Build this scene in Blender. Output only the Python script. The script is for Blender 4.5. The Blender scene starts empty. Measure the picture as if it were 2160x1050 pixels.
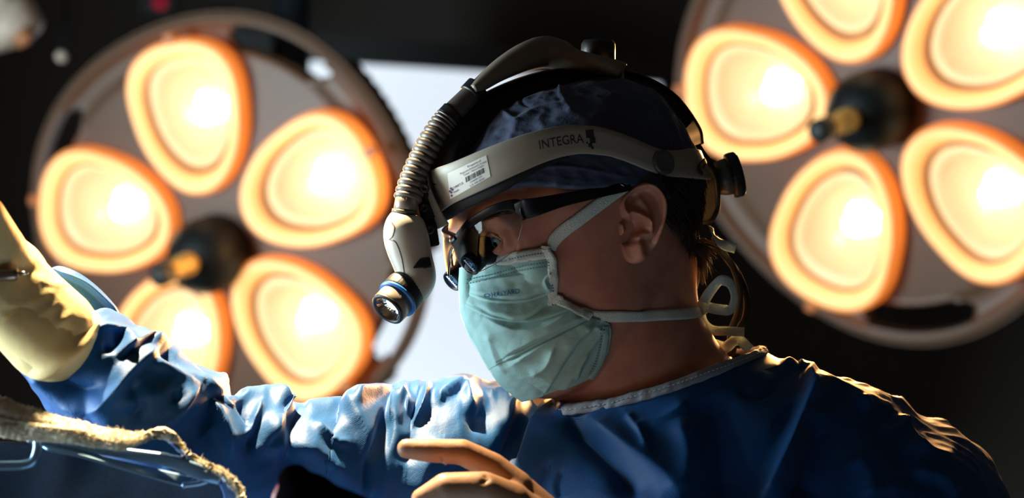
import bpy, bmesh, math, random
import numpy as np
from mathutils import Vector, Matrix
from mathutils.bvhtree import BVHTree

random.seed(7)
rng = np.random.default_rng(11)
scene = bpy.context.scene
COL = scene.collection

# ------------------------------------------------------------------ camera
FPX = 5100.0                      # focal length in pixels of the 2160 px frame (85 mm lens)
MM = 0.001
D0 = FPX * 0.36 * MM              # distance to the surgeon's plane: 0.36 mm per pixel there
PITCH = math.radians(10)
CAM = np.array([0.0, 0.0, 1.33])
RIGHT = np.array([1.0, 0, 0])
FWD = np.array([0, math.cos(PITCH), math.sin(PITCH)])
UP = np.array([0, -math.sin(PITCH), math.cos(PITCH)])
cam_data = bpy.data.cameras.new('camera')
cam_data.lens = 85.0
cam_data.sensor_width = 36.0
cam_data.clip_start = 0.05
cam = bpy.data.objects.new('camera', cam_data)
cam.location = CAM
cam.rotation_euler = (math.pi / 2 + PITCH, 0, 0)
COL.objects.link(cam)
scene.camera = cam
cam_data.dof.use_dof = True
cam_data.dof.focus_distance = D0 - 0.05
cam_data.dof.aperture_fstop = 4.5

def W(px, py, d=0.0):
    """the point of the place seen at that pixel, d millimetres behind the surgeon's plane"""
    D = D0 + d * MM
    return CAM + FWD * D + RIGHT * ((px - 1080) / FPX * D) + UP * ((525 - py) / FPX * D)

def to_px(P):
    P = np.asarray(P, float) - CAM
    D = P @ FWD
    return np.stack([1080 + FPX * (P @ RIGHT) / D, 525 - FPX * (P @ UP) / D, (D - D0) / MM], -1)

# ------------------------------------------------------------------ world, lights, exposure
world = bpy.data.worlds.new('world')
scene.world = world
world.use_nodes = True
world.node_tree.nodes['Background'].inputs[0].default_value = (0.30, 0.62, 0.8, 1)
world.node_tree.nodes['Background'].inputs[1].default_value = 0.009
scene.view_settings.view_transform = 'Standard'
scene.view_settings.look = 'None'
scene.view_settings.exposure = 0.0
scene.view_settings.gamma = 1.0
scene.view_settings.use_curve_mapping = False

def aim(o, target):
    d = Vector(target) - o.location
    o.rotation_euler = d.to_track_quat('-Z', 'Y').to_euler()

def spot(name, loc, target, watts, color, cone, blend, radius):
    l = bpy.data.lights.new(name, 'SPOT')
    l.energy, l.color, l.spot_size, l.spot_blend = watts, color, math.radians(cone), blend
    l.shadow_soft_size = radius
    o = bpy.data.objects.new(name, l); COL.objects.link(o)
    o.location = loc; aim(o, target)
    return o

def area(name, loc, target, watts, color, size):
    l = bpy.data.lights.new(name, 'AREA')
    l.shape = 'DISK'; l.size = size; l.energy, l.color = watts, color
    o = bpy.data.objects.new(name, l); COL.objects.link(o)
    o.location = loc; aim(o, target)
    return o

# a third surgical lamp above the operating table, out of frame to the upper left
spot('table_lamp', W(60, -1650, 170), W(480, 890, -70), 520, (1.0, 0.76, 0.42), 23, 0.10, 0.03)
# light thrown back by the brightly lit operating field, left of and below the frame
area('field_glow', W(-2700, 900, 0), W(1080, 640, -40), 60, (0.74, 0.93, 1.0), 0.9)
area('field_glow_low', W(700, 2350, -430), W(1200, 850, -40), 0.8, (0.58, 0.84, 1.0), 0.5)

# ------------------------------------------------------------------ materials
def mat(name, color, rough=0.6, metal=0.0, emit=None, estr=1.0, bump=None, vary=0.0, vscale=30.0,
        sss=0.0, spec=0.5, alpha=1.0, trans=0.0, coat=0.0, color2=None, sheen=0.0, sheen_tint=(1, 1, 1)):
    m = bpy.data.materials.new(name); m.use_nodes = True
    nt = m.node_tree; b = nt.nodes['Principled BSDF']
    c = tuple(color) + (1,)
    b.inputs['Base Color'].default_value = c
    b.inputs['Roughness'].default_value = rough
    b.inputs['Metallic'].default_value = metal
    b.inputs['Specular IOR Level'].default_value = spec
    b.inputs['Alpha'].default_value = alpha
    b.inputs['Transmission Weight'].default_value = trans
    b.inputs['Coat Weight'].default_value = coat
    b.inputs['Sheen Weight'].default_value = sheen
    b.inputs['Sheen Tint'].default_value = tuple(sheen_tint) + (1,)
    b.inputs['Sheen Roughness'].default_value = 0.4
    if sss:
        b.inputs['Subsurface Weight'].default_value = sss
        b.inputs['Subsurface Radius'].default_value = (1.0, 0.25, 0.12)
        b.inputs['Subsurface Scale'].default_value = 0.009
    if emit is not None:
        b.inputs['Emission Color'].default_value = tuple(emit) + (1,)
        b.inputs['Emission Strength'].default_value = estr
    tc = nt.nodes.new('ShaderNodeTexCoord')
    if vary or color2:
        n = nt.nodes.new('ShaderNodeTexNoise'); n.inputs['Scale'].default_value = vscale
        n.inputs['Detail'].default_value = 5
        nt.links.new(tc.outputs['Object'], n.inputs['Vector'])
        r = nt.nodes.new('ShaderNodeValToRGB')
        r.color_ramp.elements[0].position = 0.35; r.color_ramp.elements[1].position = 0.68
        if color2:
            r.color_ramp.elements[0].color = c; r.color_ramp.elements[1].color = tuple(color2) + (1,)
        else:
            r.color_ramp.elements[0].color = tuple(x * (1 - vary) for x in color) + (1,)
            r.color_ramp.elements[1].color = tuple(min(1, x * (1 + vary)) for x in color) + (1,)
        nt.links.new(n.outputs['Fac'], r.inputs['Fac'])
        nt.links.new(r.outputs['Color'], b.inputs['Base Color'])
    prev = None
    for (kind, scale, strength) in (bump or []):
        if kind == 'noise':
            t = nt.nodes.new('ShaderNodeTexNoise'); t.inputs['Scale'].default_value = scale
            t.inputs['Detail'].default_value = 6; out = t.outputs['Fac']
        elif kind == 'cells':
            t = nt.nodes.new('ShaderNodeTexVoronoi'); t.inputs['Scale'].default_value = scale
            out = t.outputs['Distance']
        else:
            t = nt.nodes.new('ShaderNodeTexWave'); t.inputs['Scale'].default_value = scale
            t.wave_type = 'BANDS'; t.bands_direction = kind; out = t.outputs['Fac']
            t.inputs['Distortion'].default_value = 0.6
        nt.links.new(tc.outputs['Object'], t.inputs['Vector'])
        bp = nt.nodes.new('ShaderNodeBump'); bp.inputs['Strength'].default_value = strength
        bp.inputs['Distance'].default_value = 0.001
        nt.links.new(out, bp.inputs['Height'])
        if prev: nt.links.new(prev.outputs['Normal'], bp.inputs['Normal'])
        prev = bp
    if prev: nt.links.new(prev.outputs['Normal'], b.inputs['Normal'])
    return m

# ------------------------------------------------------------------ object helpers
def mesh_obj(name, verts, faces, material, parent=None, smooth=True, kind=None):
    me = bpy.data.meshes.new(name)
    me.from_pydata([tuple(map(float, v)) for v in verts], [], [tuple(map(int, f)) for f in faces])
    me.validate()
    if smooth: me.polygons.foreach_set('use_smooth', [True] * len(me.polygons))
    if material: me.materials.append(material)
    o = bpy.data.objects.new(name, me); COL.objects.link(o)
    if parent is not None: adopt(o, parent)
    if kind: o['kind'] = kind
    return o

def world_of(o):
    m = o.matrix_basis.copy()
    if o.parent is not None: m = world_of(o.parent) @ o.matrix_parent_inverse @ m
    return m

def adopt(o, parent):
    o.parent = parent
    o.matrix_parent_inverse = world_of(parent).inverted()

def thing(name, label, cat, loc, group=None):
    o = bpy.data.objects.new(name, None); COL.objects.link(o)
    o.empty_display_size = 0.05
    o.location = tuple(map(float, loc))
    o['label'] = label; o['category'] = cat
    if group: o['group'] = group
    return o

def tag(o, label, cat, group=None):
    o['label'] = label; o['category'] = cat
    if group: o['group'] = group
    return o

def recalc(o):
    bm = bmesh.new(); bm.from_mesh(o.data)
    bmesh.ops.recalc_face_normals(bm, faces=bm.faces); bm.to_mesh(o.data); bm.free()
    return o

class MB:
    """collects verts and faces for one mesh"""
    def __init__(self): self.v = []; self.f = []; self.n = 0
    def add(self, verts, faces):
        verts = np.asarray(verts, float).reshape(-1, 3)
        self.v.append(verts); self.f += [tuple(i + self.n for i in f) for f in faces]; self.n += len(verts)
        return self
    def build(self, name, material, parent=None, smooth=True, kind=None):
        return mesh_obj(name, np.concatenate(self.v), self.f, material, parent, smooth, kind)

def grid_faces(nu, nv, wrap_u=False, wrap_v=False):
    f = []
    for i in range(nu if wrap_u else nu - 1):
        for j in range(nv if wrap_v else nv - 1):
            a = i * nv + j; b = ((i + 1) % nu) * nv + j
            c = ((i + 1) % nu) * nv + (j + 1) % nv; d = i * nv + (j + 1) % nv
            f.append((a, b, c, d))
    return f

def lofted(rings, cap=True):
    """rings: (n, m, 3), each closed; returns verts, faces"""
    rings = np.asarray(rings, float); n, m = rings.shape[:2]
    f = grid_faces(n, m, False, True)
    v = rings.reshape(-1, 3)
    if cap:
        v = np.concatenate([v, rings[0].mean(0)[None], rings[-1].mean(0)[None]])
        a, b = n * m, n * m + 1
        f += [(a, j, (j + 1) % m) for j in range(m)]
        o = (n - 1) * m
        f += [(b, o + (j + 1) % m, o + j) for j in range(m)]
    return v, f

def catmull(P, n, closed=False):
    P = np.asarray(P, float); k = len(P)
    if closed:
        seg = k; t = np.linspace(0, k, n, endpoint=False)
    else:
        seg = k - 1; t = np.linspace(0, seg, n)
    i = np.minimum(t.astype(int), seg - 1); u = (t - i).reshape(-1, *([1] * (P.ndim - 1)))
    if closed:
        g = lambda q: P[q % k]
    else:
        Q = np.concatenate([[2 * P[0] - P[1]], P, [2 * P[-1] - P[-2]]])
        g = lambda q: Q[q + 1]
    a, b, c, d = g(i - 1), g(i), g(i + 1), g(i + 2)
    return 0.5 * (2 * b + (c - a) * u + (2 * a - 5 * b + 4 * c - d) * u ** 2 + (3 * b - a - 3 * c + d) * u ** 3)

def frames(P):
    T = np.gradient(P, axis=0); T /= np.linalg.norm(T, axis=1)[:, None] + 1e-12
    N = np.zeros_like(T)
    ref = np.array([0, 0, 1.0]) if abs(T[0] @ np.array([0, 0, 1.0])) < 0.9 else np.array([1.0, 0, 0])
    n = ref - T[0] * (ref @ T[0]); n /= np.linalg.norm(n)
    for i in range(len(P)):
        n = n - T[i] * (n @ T[i]); n /= np.linalg.norm(n) + 1e-12; N[i] = n
    return T, N, np.cross(T, N)

def tube(P, r, m=16, cap=True):
    P = np.asarray(P, float); r = np.broadcast_to(np.asarray(r, float), (len(P),))
    T, N, B = frames(P)
    a = np.linspace(0, 2 * math.pi, m, endpoint=False)
    rings = P[:, None] + r[:, None, None] * (np.cos(a)[None, :, None] * N[:, None] + np.sin(a)[None, :, None] * B[:, None])
    return lofted(rings, cap)

def sphere(c, r, nu=16, nv=10):
    c = np.asarray(c, float); r = np.broadcast_to(np.asarray(r, float), (3,))
    rings = []
    for j in range(1, nv):
        p = math.pi * j / nv
        a = np.linspace(0, 2 * math.pi, nu, endpoint=False)
        rings.append(np.stack([np.sin(p) * np.cos(a), np.sin(p) * np.sin(a), np.full(nu, np.cos(p))], -1))
    R = np.array(rings)
    v, f = lofted(R, True)
    v[-2] = (0, 0, 1); v[-1] = (0, 0, -1)
    return v * r + c, f

def capsule_chain(mb, pts, rad):
    """overlapping tapered tubes and joint spheres, to be fused by remeshing"""
    for k in range(len(pts)):
        mb.add(*sphere(pts[k], rad[k], 20, 12))
        if k:
            P = np.linspace(pts[k - 1], pts[k], 6); r = np.linspace(rad[k - 1], rad[k], 6)
            mb.add(*tube(P, r, 20))

def fuse(mb, voxel, smooth_it=6, name='fuse'):
    """one continuous surface around everything collected in mb"""
    o = mb.build(name, None, smooth=False); recalc(o)
    md = o.modifiers.new('r', 'REMESH'); md.mode = 'VOXEL'; md.voxel_size = voxel
    if smooth_it:
        s = o.modifiers.new('s', 'SMOOTH'); s.iterations = smooth_it; s.factor = 0.5
    dg = bpy.context.evaluated_depsgraph_get(); dg.update()
    me = o.evaluated_get(dg).to_mesh()
    v = np.empty(len(me.vertices) * 3); me.vertices.foreach_get('co', v); v = v.reshape(-1, 3)
    f = [tuple(p.vertices) for p in me.polygons]
    bpy.data.objects.remove(o, do_unlink=True)
    return v, f

def bvh_of(*vf):
    vs = []; fs = []; n = 0
    for v, f in vf:
        vs += [tuple(x) for x in v]; fs += [tuple(i + n for i in q) for q in f]; n += len(v)
    return BVHTree.FromPolygons(vs, fs)

def mesh_vf(o):
    me = o.data
    v = np.empty(len(me.vertices) * 3); me.vertices.foreach_get('co', v)
    return v.reshape(-1, 3), [tuple(p.vertices) for p in me.polygons]

def drape(bvh, px, py, off=0.0, near_d=-40.0):
    """the point of a surface behind a pixel, lifted off it by off millimetres"""
    p = W(px, py, 0); d = Vector(p - CAM).normalized()
    hit, nrm, idx, dist = bvh.ray_cast(Vector(CAM), d)
    if hit is None:
        hit, nrm, idx, dist = bvh.find_nearest(Vector(W(px, py, near_d)))
    n = np.array(nrm)
    if n @ FWD > 0 and hit is not None: n = n if n @ (np.array(hit) - CAM) < 0 else -n
    return np.array(hit) + n * off * MM, n

def wob(P, scale, seed, octaves=3, n=7):
    """cheap smooth noise in -1..1 over points P (metres); scale is the wavelength in metres"""
    r = np.random.default_rng(seed); out = np.zeros(len(P)); amp = 1.0; tot = 0
    for o in range(octaves):
        acc = np.zeros(len(P))
        for k in range(n):
            d = r.normal(size=3); d /= np.linalg.norm(d)
            acc += np.sin(P @ d * (2 * math.pi / scale) * r.uniform(0.7, 1.4) + r.uniform(0, 6.28))
        out += amp * acc / math.sqrt(n); tot += amp; amp *= 0.5; scale *= 0.5
    return out / tot

def seg_dist(p, poly):
    """distance of 2-D points to a polyline, signed side, and place along it 0..1"""
    poly = np.asarray(poly, float); best = np.full(len(p), 1e9); side = np.zeros(len(p)); along = np.zeros(len(p))
    L = np.r_[0, np.cumsum(np.linalg.norm(np.diff(poly, axis=0), axis=1))]
    for i in range(len(poly) - 1):
        a, b = poly[i], poly[i + 1]; ab = b - a; l2 = ab @ ab
        t = np.clip(((p - a) @ ab) / l2, 0, 1)
        q = a + t[:, None] * ab; dv = p - q; dd = np.hypot(dv[:, 0], dv[:, 1])
        m = dd < best
        best[m] = dd[m]; side[m] = np.sign(ab[0] * dv[m, 1] - ab[1] * dv[m, 0])
        along[m] = (L[i] + t[m] * math.sqrt(l2)) / L[-1]
    return best, side, along

def vert_normals(v, f):
    n = np.zeros_like(v); q = np.array([x for x in f if len(x) == 4])
    if len(q):
        c = np.cross(v[q[:, 2]] - v[q[:, 0]], v[q[:, 3]] - v[q[:, 1]])
        for k in range(4): np.add.at(n, q[:, k], c)
    t = np.array([x for x in f if len(x) == 3])
    if len(t):
        c = np.cross(v[t[:, 1]] - v[t[:, 0]], v[t[:, 2]] - v[t[:, 0]])
        for k in range(3): np.add.at(n, t[:, k], c)
    return n / (np.linalg.norm(n, axis=1)[:, None] + 1e-12)

def fold(v, n, poly, width, height, soft=None, both=True, front=True):
    """raise (or sink) a crease of cloth along a line; soft gives the gentler side its own width"""
    q = to_px(v); pl = catmull(poly, max(8, len(poly) * 8))
    d, s, al = seg_dist(q[:, :2], pl)
    w = np.where(s > 0, width, soft if soft else width)
    prof = np.exp(-(d / w) ** 1.5 * 1.4) * np.clip(np.minimum(al, 1 - al) * 6 + 0.15, 0, 1) ** 0.7
    if front: prof = prof * np.clip(-(n @ FWD) * 3 + 0.3, 0, 1)
    return v + n * (prof * height * MM)[:, None]

# ------------------------------------------------------------------ the room
def box_vf(lo, hi):
    x0, y0, z0 = lo; x1, y1, z1 = hi
    v = [(x0, y0, z0), (x1, y0, z0), (x1, y1, z0), (x0, y1, z0), (x0, y0, z1), (x1, y0, z1), (x1, y1, z1), (x0, y1, z1)]
    return np.array(v, float), [(0, 3, 2, 1), (4, 5, 6, 7), (0, 1, 5, 4), (1, 2, 6, 5), (2, 3, 7, 6), (3, 0, 4, 7)]

M_wall = mat('dark wall paint', (0.10, 0.088, 0.076), 0.8, bump=[('noise', 40, 0.2)])
M_floor = mat('dark vinyl floor', (0.05, 0.06, 0.065), 0.5, vary=0.2, vscale=8)
M_ceil = mat('dark ceiling panels', (0.05, 0.055, 0.06), 0.8, bump=[('noise', 60, 0.2)])
for nm, lo, hi, m in (('wall_back', (-3.2, 5.2, 0), (3.2, 5.3, 3.3), M_wall), ('wall_left', (-3.3, -1.5, 0), (-3.2, 5.3, 3.3), M_wall),
                      ('wall_right', (3.2, -1.5, 0), (3.3, 5.3, 3.3), M_wall), ('wall_front', (-3.3, -1.6, 0), (3.3, -1.5, 3.3), M_wall),
                      ('floor', (-3.3, -1.6, -0.1), (3.3, 5.3, 0), M_floor), ('ceiling', (-3.3, -1.6, 3.3), (3.3, 5.3, 3.4), M_ceil)):
    o = mesh_obj(nm, *box_vf(lo, hi), m, smooth=False); o['kind'] = 'structure'

# ------------------------------------------------------------------ wall monitor with a blank white picture
M_bezel = mat('black monitor plastic', (0.006, 0.008, 0.010), 0.5)
M_screen = mat('lit white screen', (0.5, 0.5, 0.5), 0.4, emit=(0.70, 0.79, 0.89), estr=1.05)
def slab(c, ex, ey, ez, hx, hy, hz):
    v, f = box_vf((-hx, -hy, -hz), (hx, hy, hz))
    return c + v[:, :1] * ex + v[:, 1:2] * ey + v[:, 2:] * ez, f
MD = 2300.0
mroll = math.radians(-3.7)
mx = RIGHT * math.cos(mroll) + UP * math.sin(mroll); my = UP * math.cos(mroll) - RIGHT * math.sin(mroll)
ms = (D0 + MD * MM) / FPX                          # metres per pixel there
mc = W(915, 556, MD)
mon = thing('wall_monitor', 'large wall monitor glowing blank white in a wide black frame behind the surgeon', 'monitor', W(925, 1000, MD))
mesh_obj('screen', *slab(mc, mx, my, FWD, 452 * ms, 408 * ms, 0.012), M_screen, mon, smooth=False)
mb = MB()
for (cx, cy, hx, hy) in ((0, 436, 490, 28), (0, -436, 490, 28), (-471, 0, 19, 408), (471, 0, 19, 408)):
    mb.add(*slab(mc - FWD * 0.014 + mx * cx * ms + my * cy * ms, mx, my, FWD, hx * ms, hy * ms, 0.022))
mb.build('bezel', M_bezel, mon, smooth=False)
mesh_obj('back_shell', *slab(mc + FWD * 0.05, mx, my, FWD, 485 * ms, 455 * ms, 0.034), M_bezel, mon, smooth=False)
mesh_obj('wall_arm', *tube([mc + FWD * 0.08, mc + FWD * 0.9], 0.05, 16), M_bezel, mon)

# ------------------------------------------------------------------ surgical lamps
M_shell = mat('warm grey lamp enamel', (0.118, 0.062, 0.035), 0.5, bump=[('noise', 300, 0.05)])
M_rail = mat('lamp rim plastic', (0.46, 0.36, 0.29), 0.45)
M_rubber = mat('black rubber', (0.006, 0.007, 0.008), 0.55)
M_slot = mat('dark grip recess', (0.02, 0.03, 0.04), 0.35)
M_podring = mat('glowing orange pod ring', (0.8, 0.4, 0.15), 0.5, emit=(1.0, 0.24, 0.03), estr=0.72)
M_podskirt = mat('glowing amber pod skirt', (0.85, 0.6, 0.3), 0.5, emit=(1.0, 0.46, 0.115), estr=1.0)
M_gasket = mat('amber pod gasket', (0.25, 0.09, 0.03), 0.5, emit=(1.0, 0.30, 0.05), estr=0.30)
M_refl = mat('warm pod reflector', (0.75, 0.55, 0.30), 0.35, emit=(1.0, 0.66, 0.30), estr=0.62)
M_bulb = mat('white hot lamp bulb', (1, 1, 1), 0.3, emit=(1.0, 0.88, 0.60), estr=11.0)
M_brass = mat('brass handle stem', (0.50, 0.34, 0.10), 0.5, metal=0.3)
M_dome = mat('black glossy hub dome', (0.005, 0.007, 0.008), 0.55, spec=0.2)

def surgical_lamp(label, px, py, d, R, tilt, tdir, pod0, grip0, watts, hub_shift=0.0):
    tdir = np.array(tdir, float) / np.hypot(*tdir)
    n = RIGHT * tdir[0] * math.sin(tilt) + UP * tdir[1] * math.sin(tilt) - FWD * math.cos(tilt)
    c = W(px, py, d)
    e1 = RIGHT - n * (RIGHT @ n); e1 /= np.linalg.norm(e1); e2 = np.cross(n, e1)
    L = lambda x, y, z: c + (np.asarray(x)[..., None] * e1 + np.asarray(y)[..., None] * e2 + np.asarray(z)[..., None] * n) * MM
    root = thing('surgical_lamp', label, 'surgical lamp', c)
    # face plate: polar mesh with an open grip slot at four places of the rim
    rs = np.r_[np.linspace(0, 0.80, 15), 0.825, 0.85, 0.865, 0.88, 0.92, 0.945, 0.955, 0.965, 0.98, 0.995, 1.0]
    na = 240; th = np.linspace(0, 2 * math.pi, na, endpoint=False)
    rad = R * (1 + 0.018 * np.cos(4 * (th - grip0)))
    def zr(r): return -44 - 16 * r ** 2 + np.where(r > 0.945, 9 - 9 * np.clip((r - 0.965) / 0.03, -1, 1) ** 2, 0) - np.where((r > 0.83) & (r < 0.93), 7, 0)
    rr, tt = np.meshgrid(rs, np.arange(na), indexing='ij')
    X = rr * rad[tt] * np.cos(th[tt]); Y = rr * rad[tt] * np.sin(th[tt]); Z = zr(rr)
    front = L(X, Y, Z).reshape(-1, 3); backv = L(X * 0.995, Y * 0.995, Z - 14).reshape(-1, 3)
    def is_hole(i, j):
        a = (th[j] + math.pi / na - grip0) % (math.pi / 2); a = min(a, math.pi / 2 - a)
        rm = 0.5 * (rs[i] + rs[i + 1])
        return 0.835 < rm < 0.948 and a < math.radians(16.5) * (1 - 0.25 * (abs(rm - 0.893) / 0.055) ** 2)
    fs = []; nn = len(front)
    for i in range(len(rs) - 1):
        for j in range(na):
            if is_hole(i, j): continue
            j2 = (j + 1) % na
            fs.append((i * na + j, (i + 1) * na + j, (i + 1) * na + j2, i * na + j2))
            fs.append((nn + i * na + j, nn + i * na + j2, nn + (i + 1) * na + j2, nn + (i + 1) * na + j))
            for (ii, jj, a, b) in ((i - 1, j, i * na + j2, i * na + j), (i + 1, j, (i + 1) * na + j, (i + 1) * na + j2),
                                   (i, (j - 1) % na, i * na + j, (i + 1) * na + j), (i, j2, (i + 1) * na + j2, i * na + j2)):
                if ii == len(rs) - 1 or (0 <= ii < len(rs) - 1 and is_hole(ii, jj)):
                    fs.append((a, b, nn + b, nn + a))
    mesh_obj('face_plate', np.concatenate([front, backv]), fs, M_shell, root)
    # domed back
    prof = [(0.845, -62), (0.84, -90), (0.76, -120), (0.5, -150), (0.12, -165)]
    rings = [L(R * r * np.cos(th), R * r * np.sin(th), np.full(na, z)) for r, z in prof]
    mesh_obj('domed_back', *lofted(np.array(rings)), M_shell, root)
    # knurled black side band between the grips
    for k in range(4):
        mb = MB(); a0 = grip0 + math.radians(18) + k * math.pi / 2; a1 = grip0 + math.pi / 2 - math.radians(18) + k * math.pi / 2
        a = np.linspace(a0, a1, 90); kn = 1.0 + 0.006 * (np.arange(90) % 6 < 3)
        ra = R * (1 + 0.018 * np.cos(4 * (a - grip0)))
        G = []
        for r, z in ((0.985, -64), (1.002, -70), (1.002, -92), (0.985, -98), (0.93, -98), (0.93, -66)):
            q = ra * r * (kn if r > 1 else 1)
            G.append(L(q * np.cos(a), q * np.sin(a), np.full(90, z)))
        G = np.array(G).transpose(1, 0, 2)
        mb.add(*lofted(G)); mb.build('side_band', M_rubber, root)
    # pods
    t = np.linspace(0, 2 * math.pi, 72, endpoint=False)
    sp = lambda x, e: np.sign(x) * np.abs(x) ** e
    ox = 102 * sp(np.cos(t), 0.86); oy = 98 * sp(np.sin(t), 0.90) * (0.82 + 0.20 * np.cos(t))
    k = R / 290.0
    def ring(pc, pa, s, z, shift=0.0, dx=0.0, dy=0.0):
        u = ox * s * k + shift; w = oy * s * k
        return L(pc[0] + dx + u * math.cos(pa) - w * math.sin(pa), pc[1] + dy + u * math.sin(pa) + w * math.cos(pa), np.full(72, z))
    for q in range(5):
        pa = pod0 + q * 2 * math.pi / 5
        pc = (R * 0.545 * math.cos(pa), R * 0.545 * math.sin(pa))
        pod = mesh_obj('pod_ring', *lofted(np.array([ring(pc, pa, s, z) for s, z in
                       ((1.0, -48), (1.0, -30), (0.985, -22), (0.955, -18), (0.92, -20), (0.895, -27), (0.88, -40), (0.88, -47))]), False), M_podring, root)
        mesh_obj('pod_skirt', *lofted(np.array([ring(pc, pa, s, z) for s, z in
                 ((0.945, -19.0), (0.90, -17.5), (0.84, -20), (0.79, -27), (0.755, -36), (0.74, -46))]), False), M_podskirt, pod)
        mesh_obj('gasket', *lofted(np.array([ring(pc, pa, s, z, 3) for s, z in ((0.765, -32), (0.735, -31), (0.70, -34), (0.69, -46))]), False), M_gasket, pod)
        mesh_obj('reflector', *lofted(np.array([ring(pc, pa, s, z, 4, 5, 3) for s, z in
                 ((0.725, -33), (0.66, -29), (0.63, -30), (0.58, -34), (0.55, -33), (0.50, -37), (0.42, -40), (0.38, -39), (0.30, -43), (0.15, -46), (0.04, -47))])), M_refl, pod)
        sh = 26 * k
        bx = pc[0] + 30 * k; by = pc[1] + 14 * k
        mesh_obj('bulb', *lofted(np.array([L(bx + (26 * np.cos(t) - 8 * np.sin(t) + 4 * np.sin(3 * t)) * s * k, by + (17 * np.sin(t) + 9 * np.cos(t) + 3 * np.cos(4 * t)) * s * k, np.full(72, z))
                 for s, z in ((1.0, -43), (0.98, -34), (0.85, -28), (0.5, -24), (0.1, -23))])), M_bulb, pod)
        # small clip on the rim of the pod
        mesh_obj('clip', *slab(L(pc[0] + 104 * k * math.cos(pa), pc[1] + 104 * k * math.sin(pa), -20.0), e1 * math.cos(pa) + e2 * math.sin(pa),
                 -e1 * math.sin(pa) + e2 * math.cos(pa), n, 0.007, 0.006, 0.006), M_gasket, pod, smooth=False)
    # hub dome and sterile handle
    a = np.linspace(0, 2 * math.pi, 48, endpoint=False)
    hub = mesh_obj('hub_dome', *lofted(np.array([L(r * np.cos(a), r * np.sin(a) + hub_shift, np.full(48, z)) for r, z in
                   ((50, -46), (51, -10), (49, 8), (42, 24), (31, 34), (18, 39), (6, 40))])), M_dome, root)
    mesh_obj('handle_stem', *lofted(np.array([L(r * np.cos(a), r * np.sin(a) + hub_shift, np.full(48, z)) for r, z in
             ((15, 36), (15, 60), (12, 62), (12, 96), (13, 98))])), M_brass, root)
    mesh_obj('handle_tip', *lofted(np.array([L(r * np.cos(a), r * np.sin(a) + hub_shift, np.full(48, z)) for r, z in
             ((13, 97), (15, 100), (15, 118), (12, 123), (4, 125))])), M_rubber, root)
    # suspension: yoke behind the dome, up to the ceiling
    p0 = L(0.0, 0.0, -150.0); p1 = L(0.0, 0.0, -235.0)
    top = np.array([p1[0], p1[1] + 0.12, 3.3])
    P = catmull([p0, p1, p1 + np.array([0, 0.07, 0.10]), (p1 + top) / 2 + np.array([0, 0.06, 0]), top], 40)
    mesh_obj('ceiling_arm', *tube(P, 0.028, 14), M_slot, root)
    # the beam
    s = spot('lamp_beam', c + n * 0.15, c + n * 2.0, watts, (1.0, 0.46, 0.14), 150, 0.6, 0.10)
    adopt(s, root)
    return root

surgical_lamp('round surgical lamp with five lit pods hanging behind the gloved arm', 428, 508, 1350, 296, math.radians(24), (-0.88, -0.48),
              math.radians(101), math.radians(71), 45, -22.0)
surgical_lamp('round surgical lamp with five lit pods cut by the frame behind the shoulder', 1824, 238, 1180, 312, math.radians(39), (-0.93, -0.37),
              math.radians(38.5), math.radians(12), 280)

# ------------------------------------------------------------------ lamp boom end and lights in the dark corner
M_boom = mat('beige boom enamel', (0.62, 0.50, 0.40), 0.4)
M_cap = mat('orange brown boom cap', (0.50, 0.20, 0.08), 0.4)
bd = 1500
boom = thing('equipment_boom', 'beige boom arm end with a rounded cap in the dark corner', 'boom arm', W(-120, -60, bd))
mesh_obj('arm_tube', *tube(catmull([W(-260, -160, bd), W(-90, -50, bd), W(12, 22, bd)], 24), 0.036, 24), M_boom, boom)
ax = W(50, 55, bd) - W(12, 22, bd)
mesh_obj('end_cap', *tube([W(8, 24, bd), W(12, 28, bd), W(34, 74, bd), W(40, 86, bd), W(44, 94, bd)], [0.036, 0.042, 0.042, 0.034, 0.012], 28), M_boom, boom)
mesh_obj('cap_button', *tube([W(40, 70, bd - 40), W(56, 84, bd - 38), W(60, 88, bd - 36)], [0.014, 0.017, 0.008], 20), M_cap, boom)
knob = thing('boom_knob', 'small round brown knob hanging in the dark beside the boom cap', 'knob', W(130, 120, 1500))
mb = MB(); mb.add(*sphere(W(130, 119, 1500), 0.0085, 20, 12)); mb.build('ball', M_boom, knob)
mesh_obj('stem', *tube([W(130, 119, 1508), W(134, 90, 1560), W(150, -120, 1600)], 0.0025, 10), M_slot, knob)
M_red = mat('red indicator lamp', (0.3, 0.0, 0.02), 0.3, emit=(0.55, 0.008, 0.035), estr=0.42)
ind = thing('indicator_light', 'small red indicator light glowing above the round lamp', 'indicator light', W(338, 6, 2700))
mb = MB(); mb.add(*sphere(W(338, 6, 2680), (0.012, 0.008, 0.012), 20, 12)); mb.build('red_lens', M_red, ind)
mesh_obj('housing', *slab(W(338, 0, 2715), RIGHT, UP, FWD, 0.03, 0.03, 0.03), M_bezel, ind, smooth=False)

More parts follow.
